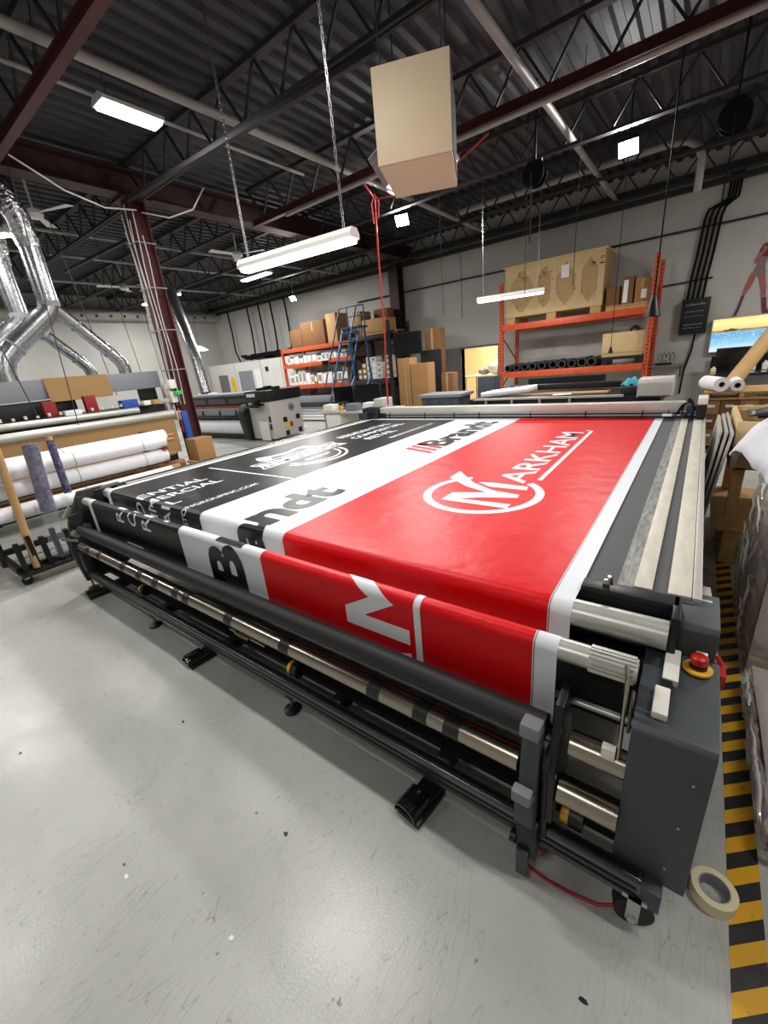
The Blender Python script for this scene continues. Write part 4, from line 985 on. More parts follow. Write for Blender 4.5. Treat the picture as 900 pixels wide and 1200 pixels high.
def carton(name, label, x0, x1, y0, y1, z0, z1, m=CARD, tape=True, lab=None, grp=None):
    t = thing(name, label, 'box', ((x0 + x1) / 2, (y0 + y1) / 2, z0), group=grp)
    MB().box(x0, x1, y0, y1, z0, z1).build('carton', m, t, bevel=.006)
    if tape: 
        xm = (x0 + x1) / 2
        MB().box(xm - .025, xm + .025, y0 - .0015, y1 + .0015, z0 + (z1 - z0) * .6, z1 + .0015).build('packing_tape', CARDL, t)
    if lab: MB().box(lab[0], lab[1], y0 - .003, y0 - .0005, lab[2], lab[3]).build('label', LABELW, t)
    return t
sp_ = thing('pallet', 'low wooden pallet next to the plywood crate on the rack', 'pallet', (-1.4, 10.6, 2.222))
for yy in (10.14, 10.55, 11.0): MB().box(-1.72, -1.0, yy, yy + .08, 2.222, 2.29).build('stringer', WOOD, sp_)
MB().box(-1.72, -1.0, 10.12, 11.1, 2.29, 2.31).build('deck', WOOD, sp_)
carton('carton', 'short plain carton touching the plywood crate', -1.74, -1.50, 10.2, 10.7, 2.312, 2.66, CARDD, False)
carton('carton', 'narrow upright box with white labels on the rack pallet', -1.47, -1.27, 10.18, 10.6, 2.312, 2.80, CARDD, False, (-1.44, -1.36, 2.34, 2.74))
carton('carton', 'brown carton with a printed white label at the rack upright', -1.24, -1.0, 10.2, 10.7, 2.312, 2.74, CARD, True, (-1.13, -1.04, 2.38, 2.54))
bx = thing('plywood_box', 'pale plywood box on a small pallet on the lower rack level', 'box', (-1.36, 10.5, 1.182))
MB().box(-1.74, -1.0, 10.2, 10.9, 1.34, 1.80).build('body', PLY, bx, bevel=.004)
MB().box(-1.76, -.98, 10.19, 10.91, 1.40, 1.425).build('seam_band', WOOD, bx)
MB().box(-1.74, -1.0, 10.18, 10.92, 1.28, 1.34).box(-1.72, -1.62, 10.2, 10.9, 1.184, 1.28).box(-1.12, -1.02, 10.2, 10.9, 1.184, 1.28).build('pallet_base', BLACK, bx)
tag(MB().tube([(-1.28, 10.4, 1.80), (-1.26, 10.4, 1.86), (-1.2, 10.4, 1.88), (-1.14, 10.4, 1.86), (-1.12, 10.4, 1.80)], .035, 8).build('cable_coil', BLACK, smooth=True), 'black cable coil on top of the pale plywood box', 'cable')
for i, (xx, rr_) in enumerate([(-3.72, .075), (-3.52, .075), (-3.34, .08), (-3.14, .085), (-2.94, .085), (-2.70, .09), (-2.50, .085), (-2.30, .085), (-2.10, .095), (-1.90, .09)]):
    tag(MB().pipe((xx, 10.06 + .03 * (i % 3), 1.184 + rr_), (xx, 11.1, 1.184 + rr_), rr_, rr_ * .72, 20).build('black_tube', FOAMT, smooth=True), 'dark cardboard core tube lying end-on on the lower rack level', 'tube', 'dark tubes on the lower rack level')
# pendant hooks / drop cones
def cone(label, x_, y_, z_, r_, h_, cable=.012):
    t = thing('drop_cone', label, 'lamp', (x_, y_, z_))
    MB().lathe([(r_, 0), (r_ * .9, .01), (r_ * .25, h_), (.0, h_)], (x_, y_, z_), 16).build('cone', BLACK, t, smooth=True)
    MB().cyl((x_, y_, z_ + h_ - .01), (x_, y_, 4.79), cable, 8).build('cord', CABLEB, t, smooth=True)
cone('large black cone hanging on a thick cord at the rack upright', -.62, 7.0, 1.92, .105, .26, .009)
cone('tiny dark cone hanging on a thin cord in front of the rack', -1.08, 7.0, 1.50, .04, .09, .004)
for i, (x_, y_) in enumerate([(-3.0, 6.2), (-2.2, 6.6), (-1.5, 6.4), (-3.9, 7.3)]):
    tag(MB().cyl((x_, y_, 2.4 if i else 2.2), (x_, y_, 4.79), .004, 6).build('hanging_wire', CABLEB, smooth=True), 'thin wire hanging from the deck before the back wall', 'wire', 'hanging wires')
# red hose reel line
tag(MB().tube([(-4.29, 5.74, 4.16), (-4.29, 6.0, 4.0), (-4.31, 6.0, 3.2), (-4.33, 6.02, 2.2), (-4.36, 6.0, 1.5), (-4.38, 6.0, .98)], .014, 8).build('air_hose', REDHOSE, smooth=True), 'orange-red air hose hanging straight down behind the banner', 'hose')
tag(MB().tube([(-4.29, 6.0, 4.0), (-3.6, 5.9, 3.86), (-3.0, 5.85, 3.92), (-2.4, 5.8, 4.12)], .010, 8).tube([(-4.34, 6.0, 3.7), (-4.36, 6.0, 3.95), (-4.29, 6.0, 4.06), (-4.22, 6.0, 3.95), (-4.25, 6.0, 3.75)], .012, 8).build('red_cord', REDHOSE, smooth=True), 'red cord strung below the red oxide beam', 'cord')

# ================================================================== HEATER BOX
hb = thing('unit_heater', 'beige suspended heater housing under the dark deck', 'heater', (-1.9, 3.5, 3.0))
hb.rotation_euler = (0, 0, math.atan2(.23, .53)); hb.location = (-2.29, 3.30, 3.166); LOCAL.add(hb.name)
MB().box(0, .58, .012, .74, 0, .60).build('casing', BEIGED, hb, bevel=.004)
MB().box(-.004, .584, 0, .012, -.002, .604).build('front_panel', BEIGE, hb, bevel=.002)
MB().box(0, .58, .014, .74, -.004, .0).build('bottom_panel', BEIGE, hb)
for k in range(6): MB().obox((-.05, .12 + k * .11, .12), (.12, .10, .006), Matrix.Rotation(R(-35), 3, 'Y')).build('louvre', PALEGREY, hb)
for (a, b_) in ((.06, .06), (.52, .06), (.06, .68), (.52, .68)): MB().cyl((a, b_, .60), (a, b_, 1.55), .006, 6).build('hanger_rod', STEELDK, hb)
for k in range(5): MB().box(.575, .586, .08 + k * .13, .18 + k * .13, .04, .56).build('grille_bar', STEELDK, hb)

# ================================================================== SECOND FLATBED MACHINE BEHIND THE GANTRY
m2 = thing('flatbed_printer', 'low dark flatbed machine standing behind the gantry', 'machine', (-1.6, 7.0, 0))
MB().box(-2.9, -.35, 6.15, 7.9, .86, 1.00).build('bed', BLACK, m2, bevel=.006)
MB().box(-2.7, -.5, 6.3, 7.8, 0, .86).build('base', BLACKM, m2)
MB().box(-2.80, -.75, 6.10, 6.16, .99, 1.015).build('front_rail', ALUW, m2)
MB().box(-2.5, -.9, 6.9, 7.05, 1.04, 1.12).build('cross_beam', BLACKM, m2, bevel=.006)
MB().box(-2.4, -1.2, 7.5, 7.6, 1.04, 1.18).build('rear_guide', BLACK, m2)
MB().box(-2.55, -1.0, 6.5, 6.8, 1.00, 1.012).build('board', KRAFT, m2)
for xx in (-2.6, -2.2, -1.8, -1.4): MB().box(xx, xx + .03, 6.08, 6.14, .86, 1.0).build('front_bracket', ALU, m2)
MB().box(-.80, -.55, 6.2, 7.4, 1.00, 1.10).build('cable_chain', BLACK, m2, bevel=.01)
hd = MB().prism([(6.05, .985), (6.5, .985), (6.5, 1.17), (6.42, 1.20), (6.10, 1.20), (6.05, 1.15)], 'x', -.60, -.24).build('print_head_cover', GREYW, m2, bevel=.012)
MB().box(-.585, -.255, 6.045, 6.049, .99, 1.0).build('cover_lip', BLACKM, hd)
rnd = random.Random(3)
tag(MB().grid(lambda u, v: (-.82 + .22 * u, 6.35 + .22 * v, 1.105 + .09 * math.sin(math.pi * u) * math.sin(math.pi * v) + .02 * math.sin(14 * u + 9 * v)), 14, 14).build('teal_rag', TEAL, smooth=True, recalc=False), 'teal rag heaped on the machine behind the gantry', 'cloth').modifiers.new('thick', 'SOLIDIFY').thickness = .006
for i in range(3):
    tag(MB().cyl((-2.75 + .02 * i, 6.3 + .16 * i, 1.05), (-2.05, 6.45 + .2 * i, 1.09), .045, 14).build('film_roll', PAPER, smooth=True), 'slim white film roll lying on the flatbed machine', 'roll', 'film rolls on the flatbed machine')
tag(MB().obox((-1.55, 6.35, 1.02), (.24, .16, .006), Matrix.Rotation(R(20), 3, 'Z')).build('paper_sheet', PAPER), 'loose white paper sheet on the flatbed machine', 'paper')
# store room contents seen through the door
stb = thing('store_table', 'cream table seen through the lit doorway', 'table', (-4.9, 12.8, 0))
MB().box(-6.1, -4.0, 12.4, 13.4, .97, 1.01).build('top', WARMT, stb, bevel=.004)
for xx in (-6.0, -4.1):
    for yy in (12.45, 13.3): MB().box(xx, xx + .05, yy, yy + .05, 0, .97).build('leg', ALUW, stb)
rb = random.Random(5)
def lump(label, name, m, c, r_, cat):
    b = MB()
    def f(u, v):
        a = 2 * math.pi * u; p = math.pi * (v - .5); k = 1 + .12 * math.sin(3 * a + 4 * v) + .06 * math.sin(7 * a)
        return (c[0] + r_[0] * k * math.cos(a) * math.cos(p), c[1] + r_[1] * k * math.sin(a) * math.cos(p), c[2] + max(-.98 * r_[2], r_[2] * k * math.sin(p)))
    b.grid(f, 24, 12); return tag(b.build(name, m, smooth=True, recalc=False), label, cat)
lump('white cloth bundle on the store room table', 'cloth_bundle', CLOTH, (-5.05, 12.75, 1.19), (.28, .2, .18), 'cloth')
lump('grey bundle at the doorway edge of the store table', 'cloth_bundle', PALEGREY, (-5.45, 12.7, 1.12), (.16, .15, .10), 'cloth')
tag(MB().obox((-4.55, 12.75, 1.14), (.34, .25, .25), Matrix.Rotation(R(12), 3, 'Z')).build('orange_box', CARD, bevel=.01), 'tan box beside the white bundle on the store table', 'box')
tag(MB().box(-4.95, -4.62, 12.95, 13.2, 1.01, 1.40).build('dark_case', BLACK, bevel=.01), 'dark case behind the white bundle in the store room', 'case')
tag(MB().box(-4.45, -4.25, 14.2, 14.6, 0, 2.6).build('white_post', WALLW), 'white post at the back of the lit store room', 'post')
for i, (xx, zz) in enumerate([(-5.0, .0), (-4.6, .0), (-4.75, .36)]):
    carton('carton', 'pale carton under the store room table', xx - .17, xx + .17, 12.6, 13.0, zz, zz + .34, CARDL, False, grp='cartons under the store table')

# ================================================================== CENTRE BACKGROUND
carton('tall_carton', 'tallest upright brown carton with a tape stripe behind the banner', -5.14, -4.84, 7.5, 7.8, 0, 1.73, CARD, False)
MBt = MB().box(-4.975, -4.945, 7.497, 7.4995, 0, 1.73).build('tape_stripe', CARDL, bpy.data.objects['tall_carton'])
carton('tall_carton', 'wide upright brown carton beside the tallest one', -4.82, -4.42, 7.5, 7.8, 0, 1.60, CARD, False)
carton('tall_carton', 'shorter carton squeezed beside the grey lidded bin', -4.36, -4.10, 7.95, 8.2, 0, 1.36, CARDD, True)
bn = thing('storage_bin', 'grey lidded plastic bin behind the banner', 'bin', (-3.9, 7.3, 0))
MB().prism([(-4.27, 0), (-3.58, 0), (-3.52, .96), (-4.33, .96)], 'y', 7.05, 7.55).build('tub', GREYBIN, bn, bevel=.01)
MB().box(-4.38, -3.47, 7.0, 7.6, .96, 1.02).build('lid', PALEGREY, bn, bevel=.01)
for xx in (-4.2, -3.95, -3.7): MB().box(xx - .02, xx + .02, 7.035, 7.05, .1, .94).build('rib', GREYBIN, bn)
tag(MB().box(-3.44, -3.10, 7.7, 8.0, 0, 1.25).build('dark_cabinet', GREYBIN, bevel=.01), 'dark grey cabinet in front of the lit doorway', 'cabinet')
tv = thing('wall_screen', 'large black screen on a pole stand beside the tall cartons', 'screen', (-5.5, 8.5, 0))
MB().box(-5.86, -5.13, 8.48, 8.53, 1.80, 2.28).build('panel', BLACK, tv, bevel=.005)
MB().box(-5.845, -5.145, 8.474, 8.4795, 1.815, 2.265).build('screen', SCREEN, tv)
MB().cyl((-5.5, 8.56, .03), (-5.5, 8.56, 2.1), .025, 10).build('pole', BLACKM, tv)
MB().box(-5.8, -5.2, 8.35, 8.75, 0, .03).build('foot', BLACKM, tv)
tag(MB().box(-5.25, -4.72, 8.62, 8.66, .0, 1.85).build('black_board', BLACK, bevel=.004), 'black board standing behind the tall cartons', 'board')
carton('carton', 'brown carton behind the black screen', -5.22, -4.85, 8.82, 9.1, 1.2, 2.30, CARDD, True)
tag(MB().box(-5.35, -4.7, 8.80, 9.2, 0, 1.2).build('dark_cabinet', BLACK, bevel=.005), 'black cabinet under the carton behind the screen', 'cabinet')
# desk with two monitors
ds_ = thing('work_desk', 'grey desk with two black monitors behind the banner', 'desk', (-5.4, 6.6, 0))
MB().box(-6.35, -4.65, 6.25, 6.95, .80, .84).build('top', GREYW, ds_, bevel=.004)
for xx in (-6.3, -4.75):
    for yy in (6.3, 6.85): MB().box(xx, xx + .05, yy, yy + .05, 0, .80).build('leg', GREYC, ds_)
MB().box(-6.25, -5.85, 6.3, 6.9, .3, .78).build('drawer_unit', WHITEP, ds_, bevel=.005)
monitor('narrower black monitor on the grey desk by the label printer', -5.95, 6.62, .92 + .0 - .08, .50, .34, R(6), None)
monitor('wider black monitor on the grey desk facing the banner', -5.30, 6.62, .84, .66, .36, R(-4), None)
tag(MB().box(-6.28, -6.02, 6.28, 6.5, .84, .97).build('label_printer', WHITEP, bevel=.02), 'white desktop label printer at the desk end', 'printer')
tag(MB().box(-5.65, -5.35, 6.27, 6.45, .84, .98).build('desk_box', GREYC, bevel=.02), 'grey boxy device below the wider monitor', 'device')
tag(MB().box(-5.2, -4.95, 6.28, 6.48, .84, .99).build('desk_tray', PAPER, bevel=.01), 'white paper tray stacked on the grey desk', 'tray')
tag(MB().box(-4.92, -4.70, 6.28, 6.6, .84, 1.06).build('desk_printer', GREYW, bevel=.02), 'pale office printer next to the hanging red hose', 'printer')
tag(MB().box(-5.85, -5.78, 6.3, 6.36, .84, .94).build('yellow_cup', YELP, bevel=.01), 'small yellow container on the grey desk', 'cup')

# ================================================================== LEFT PALLET RACK
RL0, RL1 = 10.0, 11.0
rk = thing('pallet_rack', 'orange and dark pallet rack full of white supply boxes', 'rack', (-9.3, 10.5, 0))
for xx, m_ in ((-11.55, ORANGE), (-8.42, OXDK), (-7.08, STEELDK)): upright(rk, xx, RL0, RL1, 2.75 if m_ is not ORANGE else 2.4, m_)
for (xa, xb, zz, m_) in [(-11.5, -8.46, 2.33, ORANGE), (-8.38, -7.12, 2.38, STEELDK), (-11.5, -9.7, 1.84, ORANGE), (-9.4, -8.46, 1.90, ORANGE), (-11.5, -8.46, 1.16, ORANGE), (-8.38, -7.12, 1.18, STEELDK), (-11.5, -8.46, .55, STEELDK)]:
    for yy in (RL0 - .036, RL1 + .036): beam(rk, xa, xb, yy, zz, m_, .12)
for (xa, xb, zz) in [(-11.5, -8.46, 2.385), (-11.5, -8.46, 1.895), (-11.5, -8.46, 1.215), (-8.38, -7.12, 2.435), (-8.38, -7.12, 1.235), (-11.5, -8.46, .61)]:
    MB().box(xa, xb, RL0, RL1, zz, zz + .015).build('shelf_deck', STEELDK, rk)
carton('big_carton', 'large brown carton on top of the supply box rack', -10.55, -9.52, 10.05, 10.9, 2.40, 3.10, CARDD, True)
carton('big_carton', 'small dark carton stacked beside the large brown carton on the rack', -11.15, -10.62, 10.1, 10.6, 2.40, 2.95, CARDD, False)
carton('big_carton', 'tall light carton behind the blue ladder on the rack top', -9.45, -9.05, 10.1, 10.7, 2.40, 3.22, CARDL, False)
carton('big_carton', 'upright carton at the middle upright of the supply box rack', -8.35, -8.08, 10.1, 10.6, 2.452, 3.12, CARD, True)
carton('big_carton', 'long flat carton with pale tape on the small rack pallet', -8.05, -7.20, 10.1, 10.6, 2.54, 2.86, CARDL, False)
carton('big_carton', 'dark carton resting behind the long flat carton', -8.0, -7.5, 10.65, 10.98, 2.54, 3.15, CARDD, False)
lp = thing('pallet', 'small wooden pallet under the long flat carton', 'pallet', (-7.6, 10.4, 2.452))
for yy in (10.08, 10.5, 10.9): MB().box(-8.05, -7.15, yy, yy + .06, 2.452, 2.515).build('stringer', WOOD, lp)
MB().box(-8.05, -7.15, 10.06, 10.98, 2.515, 2.535).build('deck', WOOD, lp)
rb = random.Random(21)
proto = None
def supply_box(x_, y_, z_, w_, h_, m_, label, grp):
    t = thing('supply_box', label, 'box', (x_, y_, z_), group=grp)
    MB().box(x_, x_ + w_, y_, y_ + .3, z_, z_ + h_).build('carton', m_, t)
    MB().box(x_ + w_ * .2, x_ + w_ * .8, y_ - .003, y_ - .0005, z_ + h_ * .25, z_ + h_ * .8).build('label', LABELW if m_ is not WHITEP else PALEGREY, t)
for row, (x0_, x1_, zz, hh, wlo, whi, ms, lab, grp) in enumerate([
    (-11.4, -8.55, 1.91, .28, .13, .22, (WHITEP, PAPER, WHITEP, GREYW), 'small white supply box on the second rack shelf', 'supply boxes on the second shelf'),
    (-11.4, -8.55, 1.23, .46, .14, .26, (WHITEP, CARD, PAPER, WHITEP), 'upright supply box on the third rack shelf', 'supply boxes on the third shelf')]):
    xx = x0_
    while xx < x1_ - .28:
        w_ = rb.uniform(wlo, whi); supply_box(xx, 10.03, zz, w_, hh * rb.uniform(.6, 1), rb.choice(ms), lab, grp); xx += w_ + .02
for c in range(6):
    for r_ in range([2, 3, 4, 4, 3, 4][c]):
        m_ = [YELP, YELP, WHITEP, PAPER, WHITEP, WHITEP][c] if r_ < 3 else WHITEP
        supply_box(-8.34 + c * .185 + (.12 if c == 5 else 0), 10.03, 1.252 + r_ * .155, .16, .145, CARD if m_ is YELP else m_, 'small ink carton stacked in the dark rack bay', 'ink cartons in the dark bay')
for r_ in range(5):
    tag(MB().box(-11.3, -8.6, 10.02, 10.95, .05 + r_ * .10, .13 + r_ * .10).build('foam_board', PAPER, bevel=.004), 'pale foam board bundle in the stack under the supply box rack', 'board', 'foam boards under the rack')
tag(MB().box(-11.3, -9.0, 10.02, 10.95, .63, .86).build('film_crate', PALEGREY, bevel=.01), 'pale crate on the lowest beam of the supply box rack', 'crate')
tag(MB().box(-8.3, -7.15, 10.1, 10.9, .02, 1.0).build('dark_cabinet', BLACKM, bevel=.01), 'dark cabinet below the ink cartons of the rack', 'cabinet')
# rolling ladder
ld = thing('rolling_ladder', 'blue rolling warehouse ladder with steps in front of the supply box rack', 'ladder', (-7.9, 8.9, 0))
LZ = 2.65
for xx in (-8.15, -7.55):
    MB().bar((xx, 8.2, .15), (xx, 9.35, LZ), .05, .035).build('stringer', BLUEM, ld)
    MB().bar((xx, 9.75, .12), (xx, 9.55, LZ), .04, .04).build('rear_post', BLUEM, ld)
    MB().bar((xx, 8.2, .15), (xx, 9.75, .15), .04, .04).build('base_bar', BLUEM, ld)
    MB().tube([(xx, 8.35, 1.2), (xx, 9.3, 3.15), (xx, 9.6, 3.2), (xx, 9.6, 2.6)], .018, 8).build('handrail', BLUEM, ld, smooth=True)
    MB().bar((xx, 8.75, .4), (xx, 9.68, 1.4), .03, .03).build('brace', BLUEM, ld)
for k in range(10):
    f = (k + 1) / 10.5; MB().box(-8.13, -7.57, 8.2 + 1.15 * f - .08, 8.2 + 1.15 * f + .08, .15 + 2.5 * f - .015, .15 + 2.5 * f + .015).build('step', BLUEM, ld)
MB().box(-8.17, -7.53, 9.3, 9.7, LZ - .01, LZ + .03).build('platform', BLUEM, ld)
for zz in (2.95, 3.2): MB().bar((-8.15, 9.6, zz), (-7.55, 9.6, zz), .03, .03).build('top_rail', BLUEM, ld)
for xx in (-8.15, -7.55):
    for yy in (8.25, 9.7): MB().cyl((xx - .02, yy, .06), (xx + .02, yy, .06), .06, 14).build('caster', BLACK, ld, smooth=True)
MB().obox((-7.95, 8.5, .98), (.2, .01, .2), Matrix.Rotation(R(30), 3, 'Y')).build('warning_sign', YELP, ld)

# ================================================================== WHITE BOOTH AT THE CORNER
bo = thing('white_booth', 'white panelled booth with two doors in the far corner', 'booth', (-14.4, 10.9, 0))
MB().box(-17.25, -11.75, 10.65, 11.45, 0, 2.22).build('wall_panel', WALLW, bo, bevel=.005)
for xx in (-15.35, -13.7, -12.5): MB().box(xx, xx + .02, 10.644, 10.65, 0, 2.22).build('panel_joint', PALEGREY, bo)
MB().box(-16.6, -15.95, 10.635, 10.65, .0, 1.80).build('dark_door', GREYDOOR, bo)
MB().box(-16.55, -16.0, 10.630, 10.636, .1, 1.1).build('door_glass', BLACK, bo)
MB().box(-15.15, -14.25, 10.635, 10.65, .0, 1.88).build('grey_door', PALEGREY, bo)
MB().box(-14.1, -13.75, 10.64, 10.65, 1.2, 1.9).build('notice_board', LABELW, bo)
for zz in (1.55, 1.28): MB().cyl((-15.62, 10.65, zz), (-15.62, 10.63, zz), .17, 6).build('warning_sign', SIGNY, bo)
MB().box(-13.4, -13.25, 10.62, 10.65, 1.8, 1.95).build('switch', BLACKM, bo)
b = MB(); rr_ = random.Random(2)
for k in range(7):
    y_ = 10.75 + .09 * k
    b.tube([(-14.9 + .42 * j, y_ + rr_.uniform(-.05, .05), 2.30 + rr_.uniform(0, .16)) for j in range(8)], .05, 6)
tag(b.build('cable_bundle', CABLEB, smooth=True), 'messy black cable bundle lying on top of the white booth', 'cable')
for i, xx in enumerate((-15.9, -14.6, -13.9, -13.2, -12.4)):
    tag(MB().tube([(xx - .1, 11.3, 4.3), (xx - .05, 11.3, 3.4), (xx, 11.25, 2.7), (xx + .25 * (i == 0), 11.2, 2.28)], .03, 8).build('drop_cable', CABLEB, smooth=True), 'black drop cable running down the back wall to the white booth', 'cable', 'drop cables over the booth')
tag(MB().obox((-11.7, 9.6, 1.0), (.5, .4, .25), Matrix.Rotation(0, 3, 'Z')).box(-12.2, -11.3, 9.4, 9.9, 0, .875).build('white_cabinet', WHITEP, bevel=0), 'white cabinet between the wide printer and the supply box rack', 'cabinet')
cart_y = carton('carton', 'brown carton with yellow strapping on the floor before the booth', -16.2, -15.2, 9.4, 10.0, 0, .95, CARD, True)
# round perforated duct on the left wall
du = thing('air_duct', 'long round perforated air duct along the white side wall', 'duct', (-17.0, 6, 4.15))
MB().cyl((-17.0, .5, 4.18), (-17.0, 11.45, 4.18), .2, 24).build('duct_tube', PIPE, du, smooth=True)
b = MB()
for k in range(20):
    y_ = 2.2 + k * .45; b.cyl((-16.82, y_, 4.10), (-16.806, y_, 4.095), .045, 10)
b.build('outlet_hole', BLACK, du)
for y_ in (1, 4, 7, 10): MB().bar((-17, y_, 4.38), (-17, y_, 4.78), .02, .02).build('hanger', STEELDK, du)

# ================================================================== WIDE PRINTER (centre left)
hp = thing('wide_format_printer', 'wide white and black large-format printer with touch screen end panel', 'printer', (-10.6, 7.4, 0))
MB().box(-12.9, -9.75, 6.98, 7.9, .98, 1.20).build('upper_cover', BLACKM, hp, bevel=.02)
for xx in (-12.75, -11.7, -10.7):
    MB().box(xx, xx + .88, 6.972, 6.98, 1.0, 1.14).build('window', GLOSSB, hp)
MB().box(-12.95, -9.7, 7.0, 7.9, 1.20, 1.26).build('top_lid', PALEGREY, hp, bevel=.01)
MB().box(-12.9, -9.75, 7.05, 7.9, .50, .98).build('body', BLACK, hp)
MB().box(-12.9, -9.75, 6.99, 7.05, .905, .935).build('orange_lip', ORANGE, hp)
MB().box(-12.85, -9.8, 6.93, 7.05, .68, .89).build('platen', PALEGREY, hp)
for xx in (-12.1, -11.2, -10.4): MB().prism([(6.90, .70), (6.98, .70), (6.98, .90), (6.95, .90)], 'x', xx, xx + .08).build('clamp', BLACK, hp)
MB().box(-12.9, -9.75, 6.88, 7.0, .60, .68).build('front_bar', BLACKM, hp, bevel=.01)
MB().cyl((-12.85, 7.02, .34), (-9.85, 7.02, .34), .20, 28).build('media_roll', PAPER, hp, smooth=True)
MB().box(-12.9, -9.75, 6.95, 7.85, .03, .12).build('base_beam', BLACKM, hp)
MB().prism([(6.78, .05), (7.1, .05), (7.1, .98), (6.86, .98), (6.70, .80), (6.70, .5)], 'x', -9.95, -9.68).build('black_fairing', BLACK, hp, bevel=.02)
wc = MB().box(-9.66, -8.80, 6.88, 7.95, .06, 1.02).build('end_cabinet', GREYW, hp, bevel=.012)
MB().box(-9.70, -8.76, 6.84, 8.0, 1.02, 1.30).build('end_top', BLACK, hp, bevel=.03)
MB().box(-9.60, -9.25, 6.832, 6.84, 1.16, 1.24).build('badge', LABELW, hp)
MB().prism([(6.62, .90), (6.86, .95), (6.86, .99), (6.62, .94)], 'x', -9.45, -8.95).build('touch_screen', SCREEN, hp, bevel=.006)
MB().box(-9.24, -9.14, 6.70, 6.90, .94, 1.06).build('screen_arm', BLACK, hp)
MB().obox((-9.10, 6.84, .28), (.36, .02, .50), Matrix.Rotation(R(0), 3, 'Z')).build('open_door', WHITEP, hp, bevel=.005)
for zz in (.30, .50): MB().box(-8.90, -8.82, 6.872, 6.879, zz, zz + .15).build('slot', BLACK, hp)
for (yy, zz) in [(7.26, .44), (7.72, .46), (7.74, .10), (7.28, .08)]: MB().box(-8.803, -8.790, yy, yy + .13, zz, zz + .13).build('vent', BLACK, wc)
MB().box(-8.803, -8.791, 7.33, 7.46, .27, .43).build('yellow_label', SIGNY, wc)
MB().box(-8.803, -8.791, 7.48, 7.56, .29, .42).build('red_label', REDB, wc)
MB().cyl((-8.803, 7.60, .80), (-8.790, 7.60, .80), .105, 28).build('logo_disc', PALEGREY, wc)
sign_text('logo_letters', 'hp', (-8.788, 7.535, .765), (0, 1, 0), (0, 0, 1), .13, .10, BLACKM, wc, shear=.25)
b = MB()
for k in range(5): b.box(-9.5 + k * .16, -9.40 + k * .16, 7.1 + .1 * (k % 2), 7.3, 1.30, 1.36 + .02 * (k % 3))
b.build('top_items', BLACK, hp)
tag(MB().obox((-9.9, 7.35, 1.275), (.7, .35, .025), Matrix.Rotation(R(15), 3, 'Z')).build('paper_pad', PAPER, bevel=.004), 'white paper pad lying on the wide printer', 'paper')
tag(MB().obox((-12.2, 7.3, 1.285), (.8, .3, .05), Matrix.Rotation(R(-8), 3, 'Z')).build('white_roll_bag', PAPER, bevel=.02), 'flattened white bag lying on the wide printer lid', 'bag')
# silver flexible duct dropping behind the column
tag(MB().tube([(-12.2, 6.9, 4.1), (-11.9, 6.8, 3.6), (-11.6, 6.75, 3.0), (-11.4, 6.75, 2.2), (-11.25, 6.7, 1.35)], [.17, .17, .16, .16, .16], 18).build('flexible_duct', GALV, smooth=True), 'silver flexible duct dropping to the wide printer behind the column', 'duct')

# ================================================================== LEFT PLOTTER WITH HOOD AND DUCTS
pl = thing('dye_printer', 'long textile printer with grey hood and kraft guard beside the roll cart', 'printer', (-7.3, 2.0, 0))
MB().box(-8.0, -7.12, -.6, 3.45, .15, 1.40).build('body', BLACKM, pl, bevel=.01)
MB().box(-7.9, -7.25, -.6, 3.55, 1.66, 1.92).build('hood', PALEGREY, pl, bevel=.012)
for yy in (-.5, 1.05, 3.40): MB().box(-7.85, -7.3, yy, yy + .06, 1.40, 1.66).build('hood_post', BLACKM, pl)
MB().box(-7.12, -7.02, 1.80, 1.95, 1.42, 1.63).build('red_bracket', REDB, pl, bevel=.01)
MB().box(-7.12, -7.02, 2.30, 2.45, 1.42, 1.65).build('red_bracket', REDB, pl, bevel=.01)
MB().box(-7.9, -7.3, .8, 2.28, 1.42, 1.64).build('hood_opening_dark', BLACK, pl, bevel=.01)  # black block stands in for the dark opening below the hood
MB().cyl((-6.95, -.6, 1.40), (-6.95, 2.95, 1.36), .045, 18).build('front_bar', ALUW, pl, smooth=True)
MB().cyl((-6.85, -.6, 1.26), (-6.85, 3.42, 1.24), .058, 20).build('web_roller', ALUW, pl, smooth=True)
MB().box(-6.86, -6.84, -.4, 3.40, .62, 1.20).build('kraft_guard', KRAFT, pl)
MB().box(-7.15, -7.05, -.6, 3.45, .62, 1.25).build('front_frame', BLACK, pl)
b = MB(); rr_ = random.Random(6)
for k in range(22): y_ = .4 + k * .13; b.cyl((-6.99, y_, 1.44), (-6.99, y_, 1.46 + rr_.uniform(0, .03)), .018, 6)
b.build('clip', LAMPB, pl)
tag(MB().obox((-7.22, 2.36, 1.77), (.012, .80, .32), Matrix.Rotation(R(-8), 3, 'Y')).build('kraft_sheet', KRAFT), 'kraft paper sheet taped over the grey printer hood', 'paper')
tag(MB().box(-7.1, -6.95, 2.75, 2.98, 1.41, 1.53).build('blue_box', BLUEP, bevel=.006), 'blue tool box resting on the textile printer', 'box')
for i, (yy, ww, m_) in enumerate([(2.1, .2, PAPER), (3.1, .12, WHITEP), (3.25, .15, CARDL)]):
    tag(MB().obox((-7.0, yy, 1.45), (.12, ww, .07), Matrix.Rotation(R(12 * i), 3, 'Z')).build('parts_packet', m_, bevel=.01), 'small pale packet left on the top of the textile printer', 'packet', 'packets on the textile printer')
def elbow(pts, r, n=18): return MB().tube(pts, r, n)
